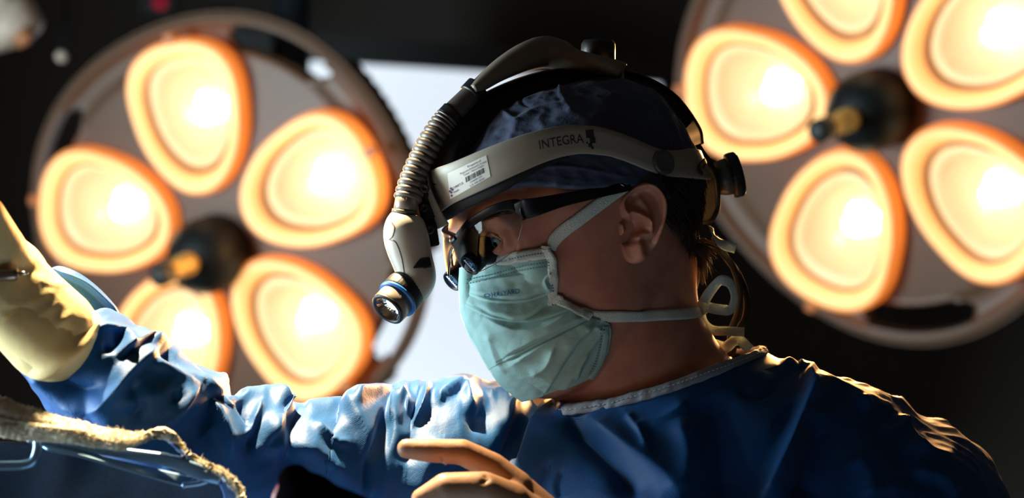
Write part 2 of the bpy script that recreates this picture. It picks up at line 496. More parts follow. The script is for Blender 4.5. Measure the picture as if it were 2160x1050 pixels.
# ------------------------------------------------------------------ the surgeon: head frame (x forward, y to his left, z up; millimetres)
YAW, TILT, ROLL = math.radians(22), math.radians(20), math.radians(7)
def head_axes():
    V, T = UP, -FWD
    F = -RIGHT * math.cos(YAW) + T * math.sin(YAW)
    Lf = RIGHT * math.sin(YAW) + T * math.cos(YAW)
    F2 = F * math.cos(TILT) - V * math.sin(TILT); U2 = V * math.cos(TILT) + F * math.sin(TILT)
    L3 = Lf * math.cos(ROLL) + U2 * math.sin(ROLL); U3 = U2 * math.cos(ROLL) - Lf * math.sin(ROLL)
    return F2, L3, U3
HF, HLft, HU = head_axes()
HO = W(1325, 482, -75) - HLft * 75 * MM
def HL(p):
    p = np.asarray(p, float)
    return HO + (p[..., :1] * HF + p[..., 1:2] * HLft + p[..., 2:3] * HU) * MM
def to_HL(P):
    q = (np.asarray(P, float) - HO) / MM
    return np.stack([q @ HF, q @ HLft, q @ HU], -1)

# level: front x, back x, half width, roundness
HEAD = np.array([
    (113, 8, -20, 14, 2.0), (111.5, 28, -38, 30, 2.0), (107, 46, -54, 44, 2.0), (97, 67, -71, 58, 2.05), (84, 82, -83, 68, 2.1),
    (66, 91, -91, 73, 2.15), (46, 96, -94, 75.5, 2.2), (30, 97, -95, 75, 2.2), (18, 95, -93, 73, 2.15),
    (4, 93, -88, 71, 2.1), (-12, 94, -80, 69, 2.05), (-30, 95, -68, 67, 2.0), (-50, 95, -50, 63, 2.0),
    (-68, 93, -25, 57, 2.0), (-82, 90, 0, 48, 2.0), (-93, 84, 25, 36, 2.0), (-99, 76, 40, 22, 2.0)], float)
def head_rings(nz=90, na=120, grow=0.0):
    lv = catmull(HEAD, nz); a = np.linspace(0, 2 * math.pi, na, endpoint=False)
    c, s = np.cos(a), np.sin(a); out = []
    for z, xf, xb, w, e in lv:
        x0 = min(0.35 * xf, max(-8, (xf + xb) / 2)) if xb < 0 else (xf + xb) / 2
        k = 2 / e
        x = x0 + np.where(c > 0, (xf - x0 + grow) * np.abs(c) ** k, -(x0 - xb + grow) * np.abs(c) ** k)
        y = (w + grow) * np.sign(s) * np.abs(s) ** k
        out.append(np.stack([x, y, np.full(na, z + grow * max(0, (z - 60) / 60))], -1))
    return np.array(out)
def brush(p, c, r, move):
    r = np.broadcast_to(np.asarray(r, float), (3,))
    for sy in ((1, -1) if abs(c[1]) > 1 else (1,)):
        cc = np.array([c[0], c[1] * sy, c[2]]); mv = np.array([move[0], move[1] * sy, move[2]])
        g = np.exp(-(((p - cc) / r) ** 2).sum(-1))
        p = p + g[..., None] * mv
    return p
hr = head_rings(120, 160)
for c, r, mv in (((86, 34, 25), (16, 17, 12), (-8, -1, 0)), ((95, 26, 42), (14, 16, 8), (4.5, 1, 0)), ((84, 46, 41), (12, 10, 7), (2.5, 3, 0)),
                 ((74, 52, -4), (17, 14, 13), (3, 6, 0)), ((62, 66, 34), (20, 14, 22), (0, -5, 0)), ((62, 58, -42), (22, 16, 20), (-1, -4, 0)),
                 ((100, 0, -46), (10, 22, 8), (5, 0, 0)), ((100, 0, -60), (10, 20, 6), (4, 0, 0)), ((97, 0, -66), (8, 20, 4), (-3, 0, 0)),
                 ((92, 0, -84), (12, 18, 12), (6, 0, -2)), ((15, 58, -52), (24, 14, 16), (0, 5, -2)), ((82, 36, 2), (12, 14, 8), (-2, 0, 0)),
                 ((70, 48, 20), (8, 8, 8), (0, 2, 0))):
    hr = brush(hr, c, r, mv)
head_bits = MB()
head_bits.add(*((lambda vf: (HL(vf[0]), vf[1]))(lofted(hr))))
def HLchain(mb, pts, rad):
    capsule_chain(mb, [HL(np.array(p, float)) for p in pts], [r * MM for r in rad])
HLchain(head_bits, [(92, 0, 28), (98, 0, 14), (104, 0, 0), (107, 0, -14)], [7, 7.5, 8, 9])      # nose
HLchain(head_bits, [(107, 0, -15), (98, 10, -20)], [9, 8.5]); HLchain(head_bits, [(107, 0, -15), (98, -10, -20)], [9, 8.5])
EYE = np.array([75.0, 33.0, 25.5]); ER = 12.2
for sy in (1, -1):
    head_bits.add(*sphere(HL(EYE * np.array([1, sy, 1])), (ER + 2.4) * MM, 32, 24))
# neck: from under the skull into the shoulders, leaning forward to the head
neck_c = np.array([to_HL(W(1332, 530, 5)), to_HL(W(1318, 650, 2)), to_HL(W(1335, 730, 0)), to_HL(W(1362, 800, 5)), to_HL(W(1390, 900, 25)), to_HL(W(1400, 1000, 40))])
neck_r = np.array([(52, 56), (57, 60), (63, 63), (73, 68), (92, 78), (120, 88)])
def picture_ring(c_world, rx, ry, m=48, tilt=0.0):
    a = np.linspace(0, 2 * math.pi, m, endpoint=False)
    ux = RIGHT * math.cos(tilt) + UP * math.sin(tilt)
    return c_world + (np.cos(a)[:, None] * ux * rx + np.sin(a)[:, None] * FWD * ry) * MM
cc = catmull(HL(neck_c), 24); rr2 = catmull(neck_r, 24)
head_bits.add(*lofted(np.array([picture_ring(cc[i], rr2[i, 0] * 0.98, rr2[i, 1], tilt=0.12) for i in range(24)])))
# sternomastoid cord and nape
capsule_chain(head_bits, [W(1395, 600, -36), W(1335, 700, -50), W(1275, 840, -40)], [0.010, 0.011, 0.010])
# trunk, arms and legs (under the gown)
SH_R = W(1085, 985, 60); SH_L = W(1850, 1045, 0)
EL_R = W(600, 1015, -60); WR_R = W(115, 712, -140)
EL_L = W(1960, 1560, -70); WR_L = W(1250, 1185, -165)
trunk = [(1400, 980, 50, 100), (1440, 1150, 55, 120), (1450, 1500, 60, 125), (1450, 1950, 65, 125)]
capsule_chain(head_bits, [W(x, y, d) for x, y, d, r in trunk], [r * MM for x, y, d, r in trunk])
capsule_chain(head_bits, [W(1400, 950, 40), SH_R], [0.070, 0.052]); capsule_chain(head_bits, [W(1480, 930, 30), SH_L], [0.066, 0.046])
capsule_chain(head_bits, [W(1300, 1080, 60), SH_R], [0.10, 0.05]); capsule_chain(head_bits, [W(1600, 1080, 50), SH_L], [0.10, 0.046])
capsule_chain(head_bits, [SH_R, EL_R, WR_R], [0.050, 0.036, 0.020])
capsule_chain(head_bits, [SH_L, EL_L, WR_L], [0.046, 0.040, 0.027])
hip = W(1450, 1950, 65)
for sx in (-1, 1):
    h = hip + RIGHT * 0.09 * sx; knee = np.array([h[0] + 0.01 * sx, h[1] - 0.02, 0.50]); ank = np.array([h[0] + 0.015 * sx, h[1] + 0.03, 0.09])
    capsule_chain(head_bits, [h, knee, ank], [0.085, 0.058, 0.038])
    capsule_chain(head_bits, [ank, ank + np.array([0.01 * sx, -0.14, -0.05])], [0.042, 0.036])
bv, bf = fuse(head_bits, 0.0026, 5)
# open the eyes: sink the skin inside the almond of the lids
def almond(az_deg):
    t = (az_deg + 3) / 52
    op = np.clip(1 - t * t, 0, None) ** 0.75
    return -15 * op - 1, 24 * op - 1
q = to_HL(bv)
for sy in (1, -1):
    r_ = q - EYE * np.array([1, sy, 1]); R_ = np.linalg.norm(r_, axis=1)
    az_ = np.degrees(np.arctan2(sy * r_[:, 1], r_[:, 0])); el_ = np.degrees(np.arcsin(np.clip(r_[:, 2] / (R_ + 1e-9), -1, 1)))
    lo_, hi_ = almond(az_)
    m_ = (R_ < 22) & (r_[:, 0] > 0) & (np.abs(az_ + 3) < 56) & (el_ > lo_ - 5) & (el_ < hi_ + 5)
    q[m_] = EYE * np.array([1, sy, 1]) + r_[m_] / R_[m_][:, None] * (ER - 2.5)
bv = HL(q)
HB = bvh_of((bv, bf))

M_skin = mat('fair skin', (0.56, 0.275, 0.195), 0.45, sss=0.12, color2=(0.47, 0.20, 0.145), vscale=70, bump=[('noise', 1100, 0.12), ('noise', 220, 0.15)], spec=0.4)
surgeon = thing('person', 'surgeon in blue gown, cap and mask looking down at his work', 'person', (hip[0], hip[1], 0))
body = MB(); body.add(bv, bf)

# ears: a shaped relief over an outline, with its own back
EAR_OUT = [(1330, 405), (1344, 394), (1360, 389), (1378, 394), (1392, 409), (1401, 430), (1402, 450), (1396, 475), (1388, 500), (1376, 525),
           (1360, 545), (1343, 553), (1330, 550), (1321, 540), (1314, 520), (1311, 505), (1309, 490), (1307, 468), (1306, 445), (1311, 424)]
def ear(mirror=False):
    out = catmull(EAR_OUT, 140, True); ctr = np.array([1334, 487.0])
    def z_of(p):
        base = 2 + 13 * np.clip((p[:, 0] - 1308) / 92, 0, 1) ** 0.8
        g = lambda poly, w, h: h * np.exp(-(seg_dist(p, catmull(poly, 40))[0] / w) ** 2)
        z = base - 5.5
        z += g([(1330, 462), (1318, 445), (1317, 424), (1334, 404), (1360, 395), (1380, 402), (1394, 425), (1395, 452), (1386, 485), (1375, 512)], 6.5, 6.5)
        z += g([(1332, 448), (1350, 456), (1365, 472), (1367, 492), (1352, 496), (1343, 500)], 6.0, 5.0)
        z += g([(1350, 425), (1362, 445), (1366, 470)], 8, 2.5)
        z += g([(1343, 520), (1346, 538)], 13, 6.0)
        z += g([(1312, 475), (1315, 488)], 6, 5.5)
        z -= g([(1330, 468), (1338, 482), (1325, 500)], 10, 8.0)
        z -= g([(1332, 428), (1338, 420)], 8, 3.0)
        d = seg_dist(p, np.vstack([out, out[:1]]))[0]
        z = np.where(d < 4, z - 2.5 * (1 - d / 4) ** 2, z)
        return z
    nr = 46; rows = []
    for t in np.linspace(0.0, 1.0, nr):
        rows.append(ctr + (out - ctr) * t)
    P2 = np.array(rows); z = z_of(P2.reshape(-1, 2)).reshape(nr, -1)
    rx = (P2[..., 0] - 1325) * 0.36; ry = (482 - P2[..., 1]) * 0.36
    # picture offsets to head axes: backwards and up, undoing the head's tilt
    bxx = rx * math.cos(-TILT) - ry * math.sin(-TILT); bzz = rx * math.sin(-TILT) + ry * math.cos(-TILT)
    base_y = 72.5
    sg = -1 if mirror else 1
    # the ear plate leans out towards the back
    lx = -bxx; lz = bzz
    f = np.stack([lx, sg * (base_y + z), lz], -1)
    b = np.stack([lx + 0.2, sg * (base_y + np.minimum(z - 3.0, 5 + 0.5 * z)), lz], -1)
    b[0:12, :, 1] = sg * (base_y - 6)
    n = nr * len(out)
    V = np.concatenate([f.reshape(-1, 3), b.reshape(-1, 3)]); F = []
    m = len(out)
    for i in range(nr - 1):
        for j in range(m):
            j2 = (j + 1) % m
            q = (i * m + j, (i + 1) * m + j, (i + 1) * m + j2, i * m + j2)
            F.append(q); F.append(tuple(n + k for k in q[::-1]))
    o = (nr - 1) * m
    F += [(o + j, n + o + j, n + o + (j + 1) % m, o + (j + 1) % m) for j in range(m)]
    if mirror: F = [q[::-1] for q in F]
    return HL(V), F
body.add(*ear()); body.add(*ear(True))
# eyelids around each eyeball
def lid(sy, upper):
    az = np.linspace(-57, 51, 48); V = []
    for a in az:
        lo_, hi_ = almond(np.array(a)); e0 = float(hi_ if upper else lo_)
        for j in range(16):
            u = j / 15; e = math.radians(e0 + (1 if upper else -1) * (32 if upper else 26) * u)
            if j == 0: r = ER - 0.6
            else: r = ER + 1.6 + 1.9 * min(1, u * 5) + (-0.9 * math.exp(-((u - 0.5) / 0.1) ** 2) if upper else 0) - 2.6 * max(0, u - 0.45)
            r -= 1.5 * max(0, abs(a + 3) - 42) / 12
            ar = math.radians(a)
            V.append((EYE[0] + r * math.cos(e) * math.cos(ar), sy * (EYE[1] + r * math.cos(e) * math.sin(ar)), EYE[2] + r * math.sin(e)))
    f = grid_faces(48, 16)
    return HL(np.array(V)), (f if (sy > 0) == upper else [q[::-1] for q in f])
for sy in (1, -1):
    body.add(*lid(sy, True)); body.add(*lid(sy, False))
bo = body.build('body', M_skin, surgeon); 
M_eye = bpy.data.materials.new('eye white with a blue iris'); M_eye.use_nodes = True
nt = M_eye.node_tree; bs = nt.nodes['Principled BSDF']; bs.inputs['Roughness'].default_value = 0.08
at = nt.nodes.new('ShaderNodeAttribute'); at.attribute_name = 'from_axis'
cr = nt.nodes.new('ShaderNodeValToRGB'); cr.color_ramp.interpolation = 'LINEAR'
els = cr.color_ramp.elements
els[0].position = 0.0; els[0].color = (0.004, 0.004, 0.005, 1); els[1].position = 1.0; els[1].color = (0.62, 0.55, 0.50, 1)
for pos, c in ((0.17, (0.004, 0.004, 0.005, 1)), (0.20, (0.10, 0.22, 0.28, 1)), (0.36, (0.13, 0.33, 0.42, 1)), (0.44, (0.02, 0.05, 0.07, 1)), (0.50, (0.62, 0.56, 0.52, 1))):
    e = els.new(pos); e.color = c
nt.links.new(at.outputs['Fac'], cr.inputs['Fac']); nt.links.new(cr.outputs['Color'], bs.inputs['Base Color'])
for sy in (1, -1):
    v, f = sphere((0, 0, 0), 1.0, 40, 40)
    g = np.array([0.94, 0.34 if sy > 0 else 0.30, -0.10]); g /= np.linalg.norm(g)
    ca = v @ g
    v2 = v * ER + np.outer(np.exp(-((1 - ca) / 0.06) ** 2), g) * 0.7
    o = mesh_obj('eye', HL(v2 + EYE * np.array([1, sy, 1])), f, M_eye, surgeon)
    atr = o.data.attributes.new('from_axis', 'FLOAT', 'POINT'); atr.data.foreach_set('value', np.arccos(np.clip(ca, -1, 1)).astype(np.float32))
# eyebrows: short hairs
M_hair = mat('dark brown hair', (0.030, 0.016, 0.010), 0.5, spec=0.3)
mb = MB()
for sy in (1, -1):
    for k in range(150):
        t = rng.uniform(0, 1); y = 12 + 40 * t; z = 40 + 5 * math.sin(t * 2.4) + rng.uniform(-2.6, 2.6) * (1 - 0.5 * t)
        p = HL(np.array([60.0, sy * y, z])); hit, nr_, _, _ = HB.ray_cast(Vector(HL(np.array([140.0, sy * y * 1.0, z]))), Vector(-HF))
        if hit is None: continue
        hit = np.array(hit); d = (HLft * sy * 0.8 + HU * (0.5 - 0.9 * t) - HF * 0.5 * t); d /= np.linalg.norm(d)
        P = np.array([hit, hit + (np.array(nr_) * 1.2 + d * 3) * MM, hit + (np.array(nr_) * 1.3 + d * 7) * MM])
        mb.add(*tube(P, np.array([0.22, 0.2, 0.05]) * MM, 4, False))
mb.build('eyebrows', M_hair, surgeon, kind='stuff')

# ------------------------------------------------------------------ scrub cap
def column_solver(cols, curve, lo=0.0, hi=1.0):
    """cols: (k, n, 3) head-space columns running downwards; returns for each the place where it meets the picture curve"""
    cx, cy = np.array(curve, float).T; res = []
    for c in cols:
        q = to_px(HL(c)); g = q[:, 1] - np.interp(q[:, 0], cx, cy)
        s = np.where((g[:-1] < 0) & (g[1:] >= 0))[0]
        res.append(s[-1] + g[s[-1]] / (g[s[-1]] - g[s[-1] + 1]) if len(s) else np.nan)
    return np.array(res)
NA = 220
cap_src = head_rings(260, NA, 4.5)
cap_src = np.concatenate([np.repeat(np.array([[[-6, 0, 118.5]]]), NA, 1) * np.ones((1, NA, 1)), cap_src])
EDGE_CAP = [(880, 470), (960, 452), (985, 436), (1030, 411), (1080, 395), (1150, 392), (1230, 402), (1300, 394), (1350, 392), (1400, 430), (1450, 450), (1500, 470), (1560, 520)]
cols = cap_src.transpose(1, 0, 2)
half = NA // 2 + 1
e = column_solver(cols[:half], EDGE_CAP)
ok = ~np.isnan(e); e = np.interp(np.arange(half), np.where(ok)[0], e[ok])
k = np.ones(9) / 9; e = np.convolve(np.r_[e[4:0:-1], e, e[-2:-6:-1]], k, 'valid')
edge = np.r_[e, e[1:-1][::-1]]
NR = 170; cap_v = np.zeros((NR, NA, 3))
for j in range(NA):
    t = np.linspace(0, 1, NR) ** 0.9 * edge[j]
    i0 = np.minimum(t.astype(int), len(cap_src) - 2); u = (t - i0)[:, None]
    cap_v[:, j] = cols[j][i0] * (1 - u) + cols[j][i0 + 1] * u
cv = HL(cap_v).reshape(-1, 3); cf = grid_faces(NR, NA, False, True)
cn = vert_normals(cv, cf)
if (cn[NR // 2 * NA] @ (cv[NR // 2 * NA] - HO)) < 0: cn = -cn; cf = [q[::-1] for q in cf]
lift = 1.3 * wob(cv, 0.05, 3, 2) + 0.7 * (1 - 2 * np.abs(wob(cv, 0.035, 5, 2))) + 0.28 * (1 - 2 * np.abs(wob(cv, 0.014, 8, 2)))
rowt = np.repeat(np.linspace(0, 1, NR), NA); ang = np.tile(np.arange(NA) / NA * 2 * math.pi, NR)
lift += 0.7 * np.sin(ang * 46 + 3 * wob(cv, 0.06, 9, 1)) * np.clip((rowt - 0.75) * 4, 0, 1)
lift -= 3.2 * np.clip((rowt - 0.965) / 0.035, 0, 1) ** 2
cv = cv + cn * (lift * MM)[:, None]
for poly, w, h in (([(1178, 172), (1186, 205), (1210, 240)], 5, 3.0), ([(1075, 195), (1060, 235), (1085, 250)], 6, 2.5), ([(1110, 195), (1100, 215), (1120, 225)], 5, -2.0),
                   ([(1010, 290), (1080, 225), (1160, 195)], 9, 2.0), ([(1030, 295), (1120, 235), (1200, 215)], 7, 1.6), ([(1400, 230), (1425, 275), (1435, 315)], 5, 2.0),
                   ([(1380, 240), (1405, 285), (1412, 318)], 5, 1.6), ([(1240, 180), (1330, 215), (1400, 280)], 8, 1.4),
                   ([(1000, 418), (1060, 396), (1110, 388)], 3, 1.0), ([(1070, 366), (1190, 350), (1330, 375)], 4, 1.0)):
    cv = fold(cv, cn, poly, w, h)
M_cap = mat('crinkled blue cap fabric', (0.042, 0.062, 0.120), 0.75, bump=[('noise', 260, 0.45), ('noise', 700, 0.25)], vary=0.12, vscale=120, sheen=0.15)
mesh_obj('scrub_cap', cv, cf, M_cap, surgeon)
CB = bvh_of((cv, cf), (bv, bf))

# ------------------------------------------------------------------ hair at the nape and over the ear
mb = MB()
for k in range(2600):
    a = rng.uniform(0.50, 1.0) * math.pi * (1 if rng.uniform() < 0.7 else -1)
    t = rng.uniform(0, 1)
    zt = 40 - 82 * t * (0.35 + 0.65 * min(1.0, max(0.0, (abs(a) / math.pi - 0.55) / 0.3)))
    if abs(a) < 0.62 * math.pi: zt = max(zt, 4 + rng.uniform(-6, 6))
    o = HL(np.array([-10.0, 0, zt])); dr = HF * math.cos(a) + HLft * math.sin(a)
    hit, nr_, _, _ = HB.ray_cast(Vector(o + dr * 0.25), Vector(-dr))
    if hit is None: continue
    hit = np.array(hit); nr_ = np.array(nr_); hl = to_HL(hit)
    if hl[0] > -26 - 0.25 * hl[2]: continue
    g = -HU * 1.0 + (-HF) * 0.35 + HLft * rng.normal() * 0.25; g -= nr_ * (g @ nr_); g /= np.linalg.norm(g) + 1e-9
    ln = rng.uniform(12, 26); up_ = rng.uniform(3.0, 7.0)
    P = np.array([hit - nr_ * 0.001, hit + (nr_ * up_ * 0.7 + g * ln * 0.3) * MM, hit + (nr_ * up_ + g * ln * 0.7) * MM,
                  hit + (nr_ * (up_ * rng.uniform(0.6, 1.3)) + g * ln + HLft * rng.normal() * 1.5) * MM])
    mb.add(*tube(catmull(P, 6), np.array([0.55, 0.6, 0.55, 0.45, 0.3, 0.08]) * MM, 4, False))
mb.build('hair', M_hair, surgeon, kind='stuff')

# ------------------------------------------------------------------ face mask
MID = np.array([(101, 0, 15), (109, 0, 3), (117, 0, -12), (118, 0, -30), (116, 0, -44), (113, 0, -58), (110, 0, -72), (104, 0, -84), (98, 0, -93)], float)
NEAR_EDGE = [(1158, 517), (1164, 548), (1168, 585), (1174, 622), (1205, 646), (1248, 668), (1286, 684), (1280, 740), (1256, 790)]
nv, nu = 220, 120
def near_pt(p):
    P, n = drape(HB, p[0], p[1], 2.2)
    return to_HL(P)
ne = np.array([near_pt(p) for p in NEAR_EDGE])
mid = catmull(MID, nv); edge3 = catmull(ne, nv)
u = np.linspace(0, 1, nu)
V = np.zeros((nv, 2 * nu - 1, 3))
for i in range(nv):
    P0, P2 = mid[i], edge3[i]; t = i / (nv - 1)
    tent = 1 - min(1, t / 0.45)
    C = np.array([P0[0] * (0.93 - 0.05 * tent) + 0.04 * P2[0], P2[1] * (0.72 - 0.30 * tent), 0.55 * P0[2] + 0.45 * P2[2]])
    B = (1 - u)[:, None] ** 2 * P0 + 2 * (u * (1 - u))[:, None] * C + u[:, None] ** 2 * P2
    V[i, nu - 1:] = B
    V[i, :nu] = (B * np.array([1, -1, 1]))[::-1]
mv = HL(V).reshape(-1, 3); mf = grid_faces(nv, 2 * nu - 1)
mn = vert_normals(mv, mf)
if (mn[(nv // 2) * (2 * nu - 1) + nu] @ HF) < 0: mn = -mn; mf = [q[::-1] for q in mf]
mrow = np.repeat(np.linspace(0, 1, nv), 2 * nu - 1)
for poly, w, h, soft in (([(1246, 668), (1150, 712), (1068, 752)], 3.5, -2.4, 22), ([(1250, 672), (1140, 730), (1076, 772)], 12, 2.2, 12),
                         ([(1262, 680), (1205, 745), (1160, 822)], 4, -3.0, 26), ([(1275, 690), (1225, 755), (1185, 826)], 13, 2.6, 13),
                         ([(1168, 610), (1090, 632), (1010, 622), (985, 616)], 6, -1.8, 16), ([(1175, 625), (1110, 672), (1050, 668), (1000, 645)], 7, -2.6, 22),
                         ([(1215, 650), (1150, 690), (1080, 690), (1020, 665)], 14, 2.6, 14), ([(1165, 560), (1100, 580), (1020, 592), (980, 598)], 4, 1.2, 9),
                         ([(1215, 800), (1225, 770), (1240, 745)], 6, 2.2, 9), ([(1275, 700), (1255, 690), (1238, 700)], 7, 2.0, 7),
                         ([(1030, 700), (1045, 750), (1065, 790)], 12, 1.2, 12), ([(1170, 570), (1150, 590), (1160, 615)], 6, 1.6, 6), ([(1120, 790), (1150, 770), (1170, 730)], 8, 1.4, 10)):
    mv = fold(mv, mn, poly, w, h * 1.5, soft)
for poly, w, h, soft in (([(1062, 762), (1150, 714), (1248, 667)], 2.0, 3.6, 46), ([(1150, 828), (1200, 748), (1262, 680)], 2.0, 4.2, 52), ([(1000, 652), (1060, 672), (1130, 674), (1205, 650)], 2.5, 3.0, 24),
                         ([(985, 618), (1040, 634), (1110, 632), (1170, 612)], 2.2, 2.2, 14)):
    mv = fold(mv, mn, poly, w, h, soft)
mv = mv + mn * ((0.5 * wob(mv, 0.04, 21, 2) + 0.25 * wob(mv, 0.012, 22, 2)) * MM)[:, None]
# stay outside the face and the neck
for i in range(len(mv)):
    hit, nr_, _, _ = HB.find_nearest(Vector(mv[i]))
    d = np.array(nr_) @ (mv[i] - np.array(hit))
    if d < 0.0016 and d > -0.02: mv[i] += np.array(nr_) * (0.0016 - d)
M_mask = mat('pale teal mask fabric', (0.335, 0.585, 0.57), 0.75, bump=[('noise', 900, 0.25), ('noise', 200, 0.2)], vary=0.05, vscale=60, sheen=0.2)
M_band = mat('white mask binding', (0.62, 0.74, 0.72), 0.7, bump=[('cells', 800, 0.3)])
M_dots = mat('pressed teal dots', (0.10, 0.29, 0.33), 0.8)
M_print = mat('blue printed lettering', (0.03, 0.17, 0.36), 0.6)
mask = thing('surgical_mask', 'pale teal pleated surgical mask tied over nose and chin', 'face mask', HL(np.array([110.0, 0, -40])))
mo = mesh_obj('mask_panel', mv, mf, M_mask, mask)
so = mo.modifiers.new('thickness', 'SOLIDIFY'); so.thickness = 0.0008; so.offset = -1
MBV = bvh_of((mv, mf))

def ribbon(points, normals, width, thick=0.6, n=60, closed=False, cross=None, m=5):
    """a flat band along 3-D points lying against normals; width in mm (scalar or per control point)"""
    P = catmull(points, n, closed); N = catmull(normals, n, closed); N /= np.linalg.norm(N, axis=1)[:, None]
    wd = catmull(np.broadcast_to(np.asarray(width, float), (len(points),)).reshape(-1, 1), n, closed)[:, 0]
    T = np.gradient(P, axis=0); T /= np.linalg.norm(T, axis=1)[:, None] + 1e-12
    S = np.cross(T, N); S /= np.linalg.norm(S, axis=1)[:, None] + 1e-12; N = np.cross(S, T)
    s = np.linspace(-0.5, 0.5, m); rings = []
    top = P[:, None] + (S[:, None] * s[None, :, None] * wd[:, None, None]) * MM + N[:, None] * (thick * MM) * (1 - (2 * s[None, :, None]) ** 4 * 0.6)
    bot = P[:, None] + (S[:, None] * s[None, ::-1, None] * wd[:, None, None]) * MM
    R = np.concatenate([top, bot], 1)
    return lofted(R, True)
def draped_ribbon(bvh, poly, width, off=0.4, thick=0.6, n=60, dense=14):
    pl = catmull(poly, dense); pts = []; nn = []
    for p in pl:
        P, N = drape(bvh, p[0], p[1], off); pts.append(P); nn.append(N)
    return ribbon(np.array(pts), np.array(nn), width, thick, n)
ALL = bvh_of((mv, mf), (cv, cf), (bv, bf), mesh_vf(bo))
FM = bvh_of((mv, mf), (bv, bf))
mesh_obj('edge_binding', *draped_ribbon(MBV, [(1162, 522), (1164, 550), (1167, 585), (1174, 620), (1180, 634)], 7.0, 0.4, 0.7), M_band, mask)
mesh_obj('edge_binding', *draped_ribbon(MBV, [(1178, 634), (1205, 648), (1232, 662), (1246, 668)], 6.5, 0.5, 0.7), M_band, mask)
mesh_obj('edge_binding', *draped_ribbon(MBV, [(1278, 688), (1277, 720), (1266, 765), (1246, 798)], 5.0, 0.3, 0.8), M_mask, mask)
mesh_obj('upper_tie', *draped_ribbon(CB, [(1163, 528), (1170, 506), (1190, 486), (1230, 456), (1270, 426), (1300, 404), (1320, 392)], [6.5, 7.5, 9, 9.5, 9.5, 9.5, 9.5, 9.5, 9.5, 9.5, 9.5, 9.5, 9.5, 9.5], 1.0, 0.5, 80), M_band, mask)
mesh_obj('lower_tie', *draped_ribbon(FM, [(1228, 660), (1262, 667), (1300, 667), (1360, 666), (1420, 664), (1455, 662), (1474, 658)], 8.2, 1.2, 0.5, 80), M_band, mask)
# knot and loose tie ends at the nape, in the lamp light
def free_ribbon(pts, twist, width, n=60):
    P = np.array([W(*p) for p in pts]); N = np.array([RIGHT * math.cos(t) - FWD * math.sin(t) for t in twist])
    return ribbon(P, N, width, 0.5, n)
mb = MB(); mb.add(*sphere(W(1478, 650, -8), (0.007, 0.006, 0.0055), 14, 9)); mb.build('knot', M_band, mask)
mesh_obj('tie_loop', *free_ribbon([(1478, 648, -8), (1500, 612, -16), (1520, 592, -22), (1540, 598, -20), (1549, 625, -14), (1540, 652, -10), (1515, 652, -12), (1485, 646, -8)],
         [1.5, 1.3, 1.0, 0.9, 0.9, 1.0, 1.3, 1.5], 8.0), M_band, mask)
mesh_obj('tie_end', *free_ribbon([(1478, 652, -8), (1486, 680, -6), (1505, 696, -6), (1535, 698, -8), (1570, 700, -8)], [1.2, 0.8, 0.9, 1.3, 1.2], 7.0), M_band, mask)
mesh_obj('tie_end', *free_ribbon([(1498, 478, 10), (1506, 496, 4), (1525, 515, 0), (1552, 524, 0)], [0.8, 0.6, 0.9, 1.1], 8.0), M_band, mask)
mesh_obj('tie_end', *free_ribbon([(1508, 728, 4), (1530, 732, 0), (1556, 716, -4), (1582, 738, -6)], [1.2, 1.3, 0.9, 1.1], 9.0), M_band, mask)
mesh_obj('nose_strip', *draped_ribbon(MBV, [(1004, 568), (1050, 551), (1100, 541), (1154, 533)], 8.5, 0.15, 0.25), M_band, mask)
# rows of pressed dots
mb = MB()
def dots(bvh, poly, step, r=0.6):
    pl = catmull(poly, 400); L = np.r_[0, np.cumsum(np.linalg.norm(np.diff(pl, axis=0), axis=1))]
    for s in np.arange(2, L[-1], step):
        x, y = np.interp(s, L, pl[:, 0]), np.interp(s, L, pl[:, 1])
        P, N = drape(bvh, x, y, 0.55); t = np.cross(N, UP); t /= np.linalg.norm(t); b = np.cross(N, t)
        a = np.linspace(0, 2 * math.pi, 7)[:6]
        ring_ = P + (np.cos(a)[:, None] * t * 1.5 + np.sin(a)[:, None] * b) * r * MM
        mb.add(np.concatenate([ring_, P[None] + N * 0.0001]), [(k, (k + 1) % 6, 6) for k in range(6)])
dots(MBV, [(1000, 570), (1050, 552), (1100, 541), (1150, 533)], 6)
dots(MBV, [(985, 590), (1040, 578), (1100, 562), (1152, 553)], 6)
dots(MBV, [(984, 598), (1040, 586), (1100, 570), (1152, 561)], 6)
for dx in (-5, 3):
    dots(MBV, [(1160 + dx, 528), (1165 + dx, 570), (1172 + dx, 615)], 6)
for dx in (-6, 0, 6):
    dots(MBV, [(1274 + dx, 694), (1272 + dx, 725), (1262 + dx, 762), (1246 + dx, 792)], 6)
mb.build('pressed_dots', M_dots, mask, kind='stuff')

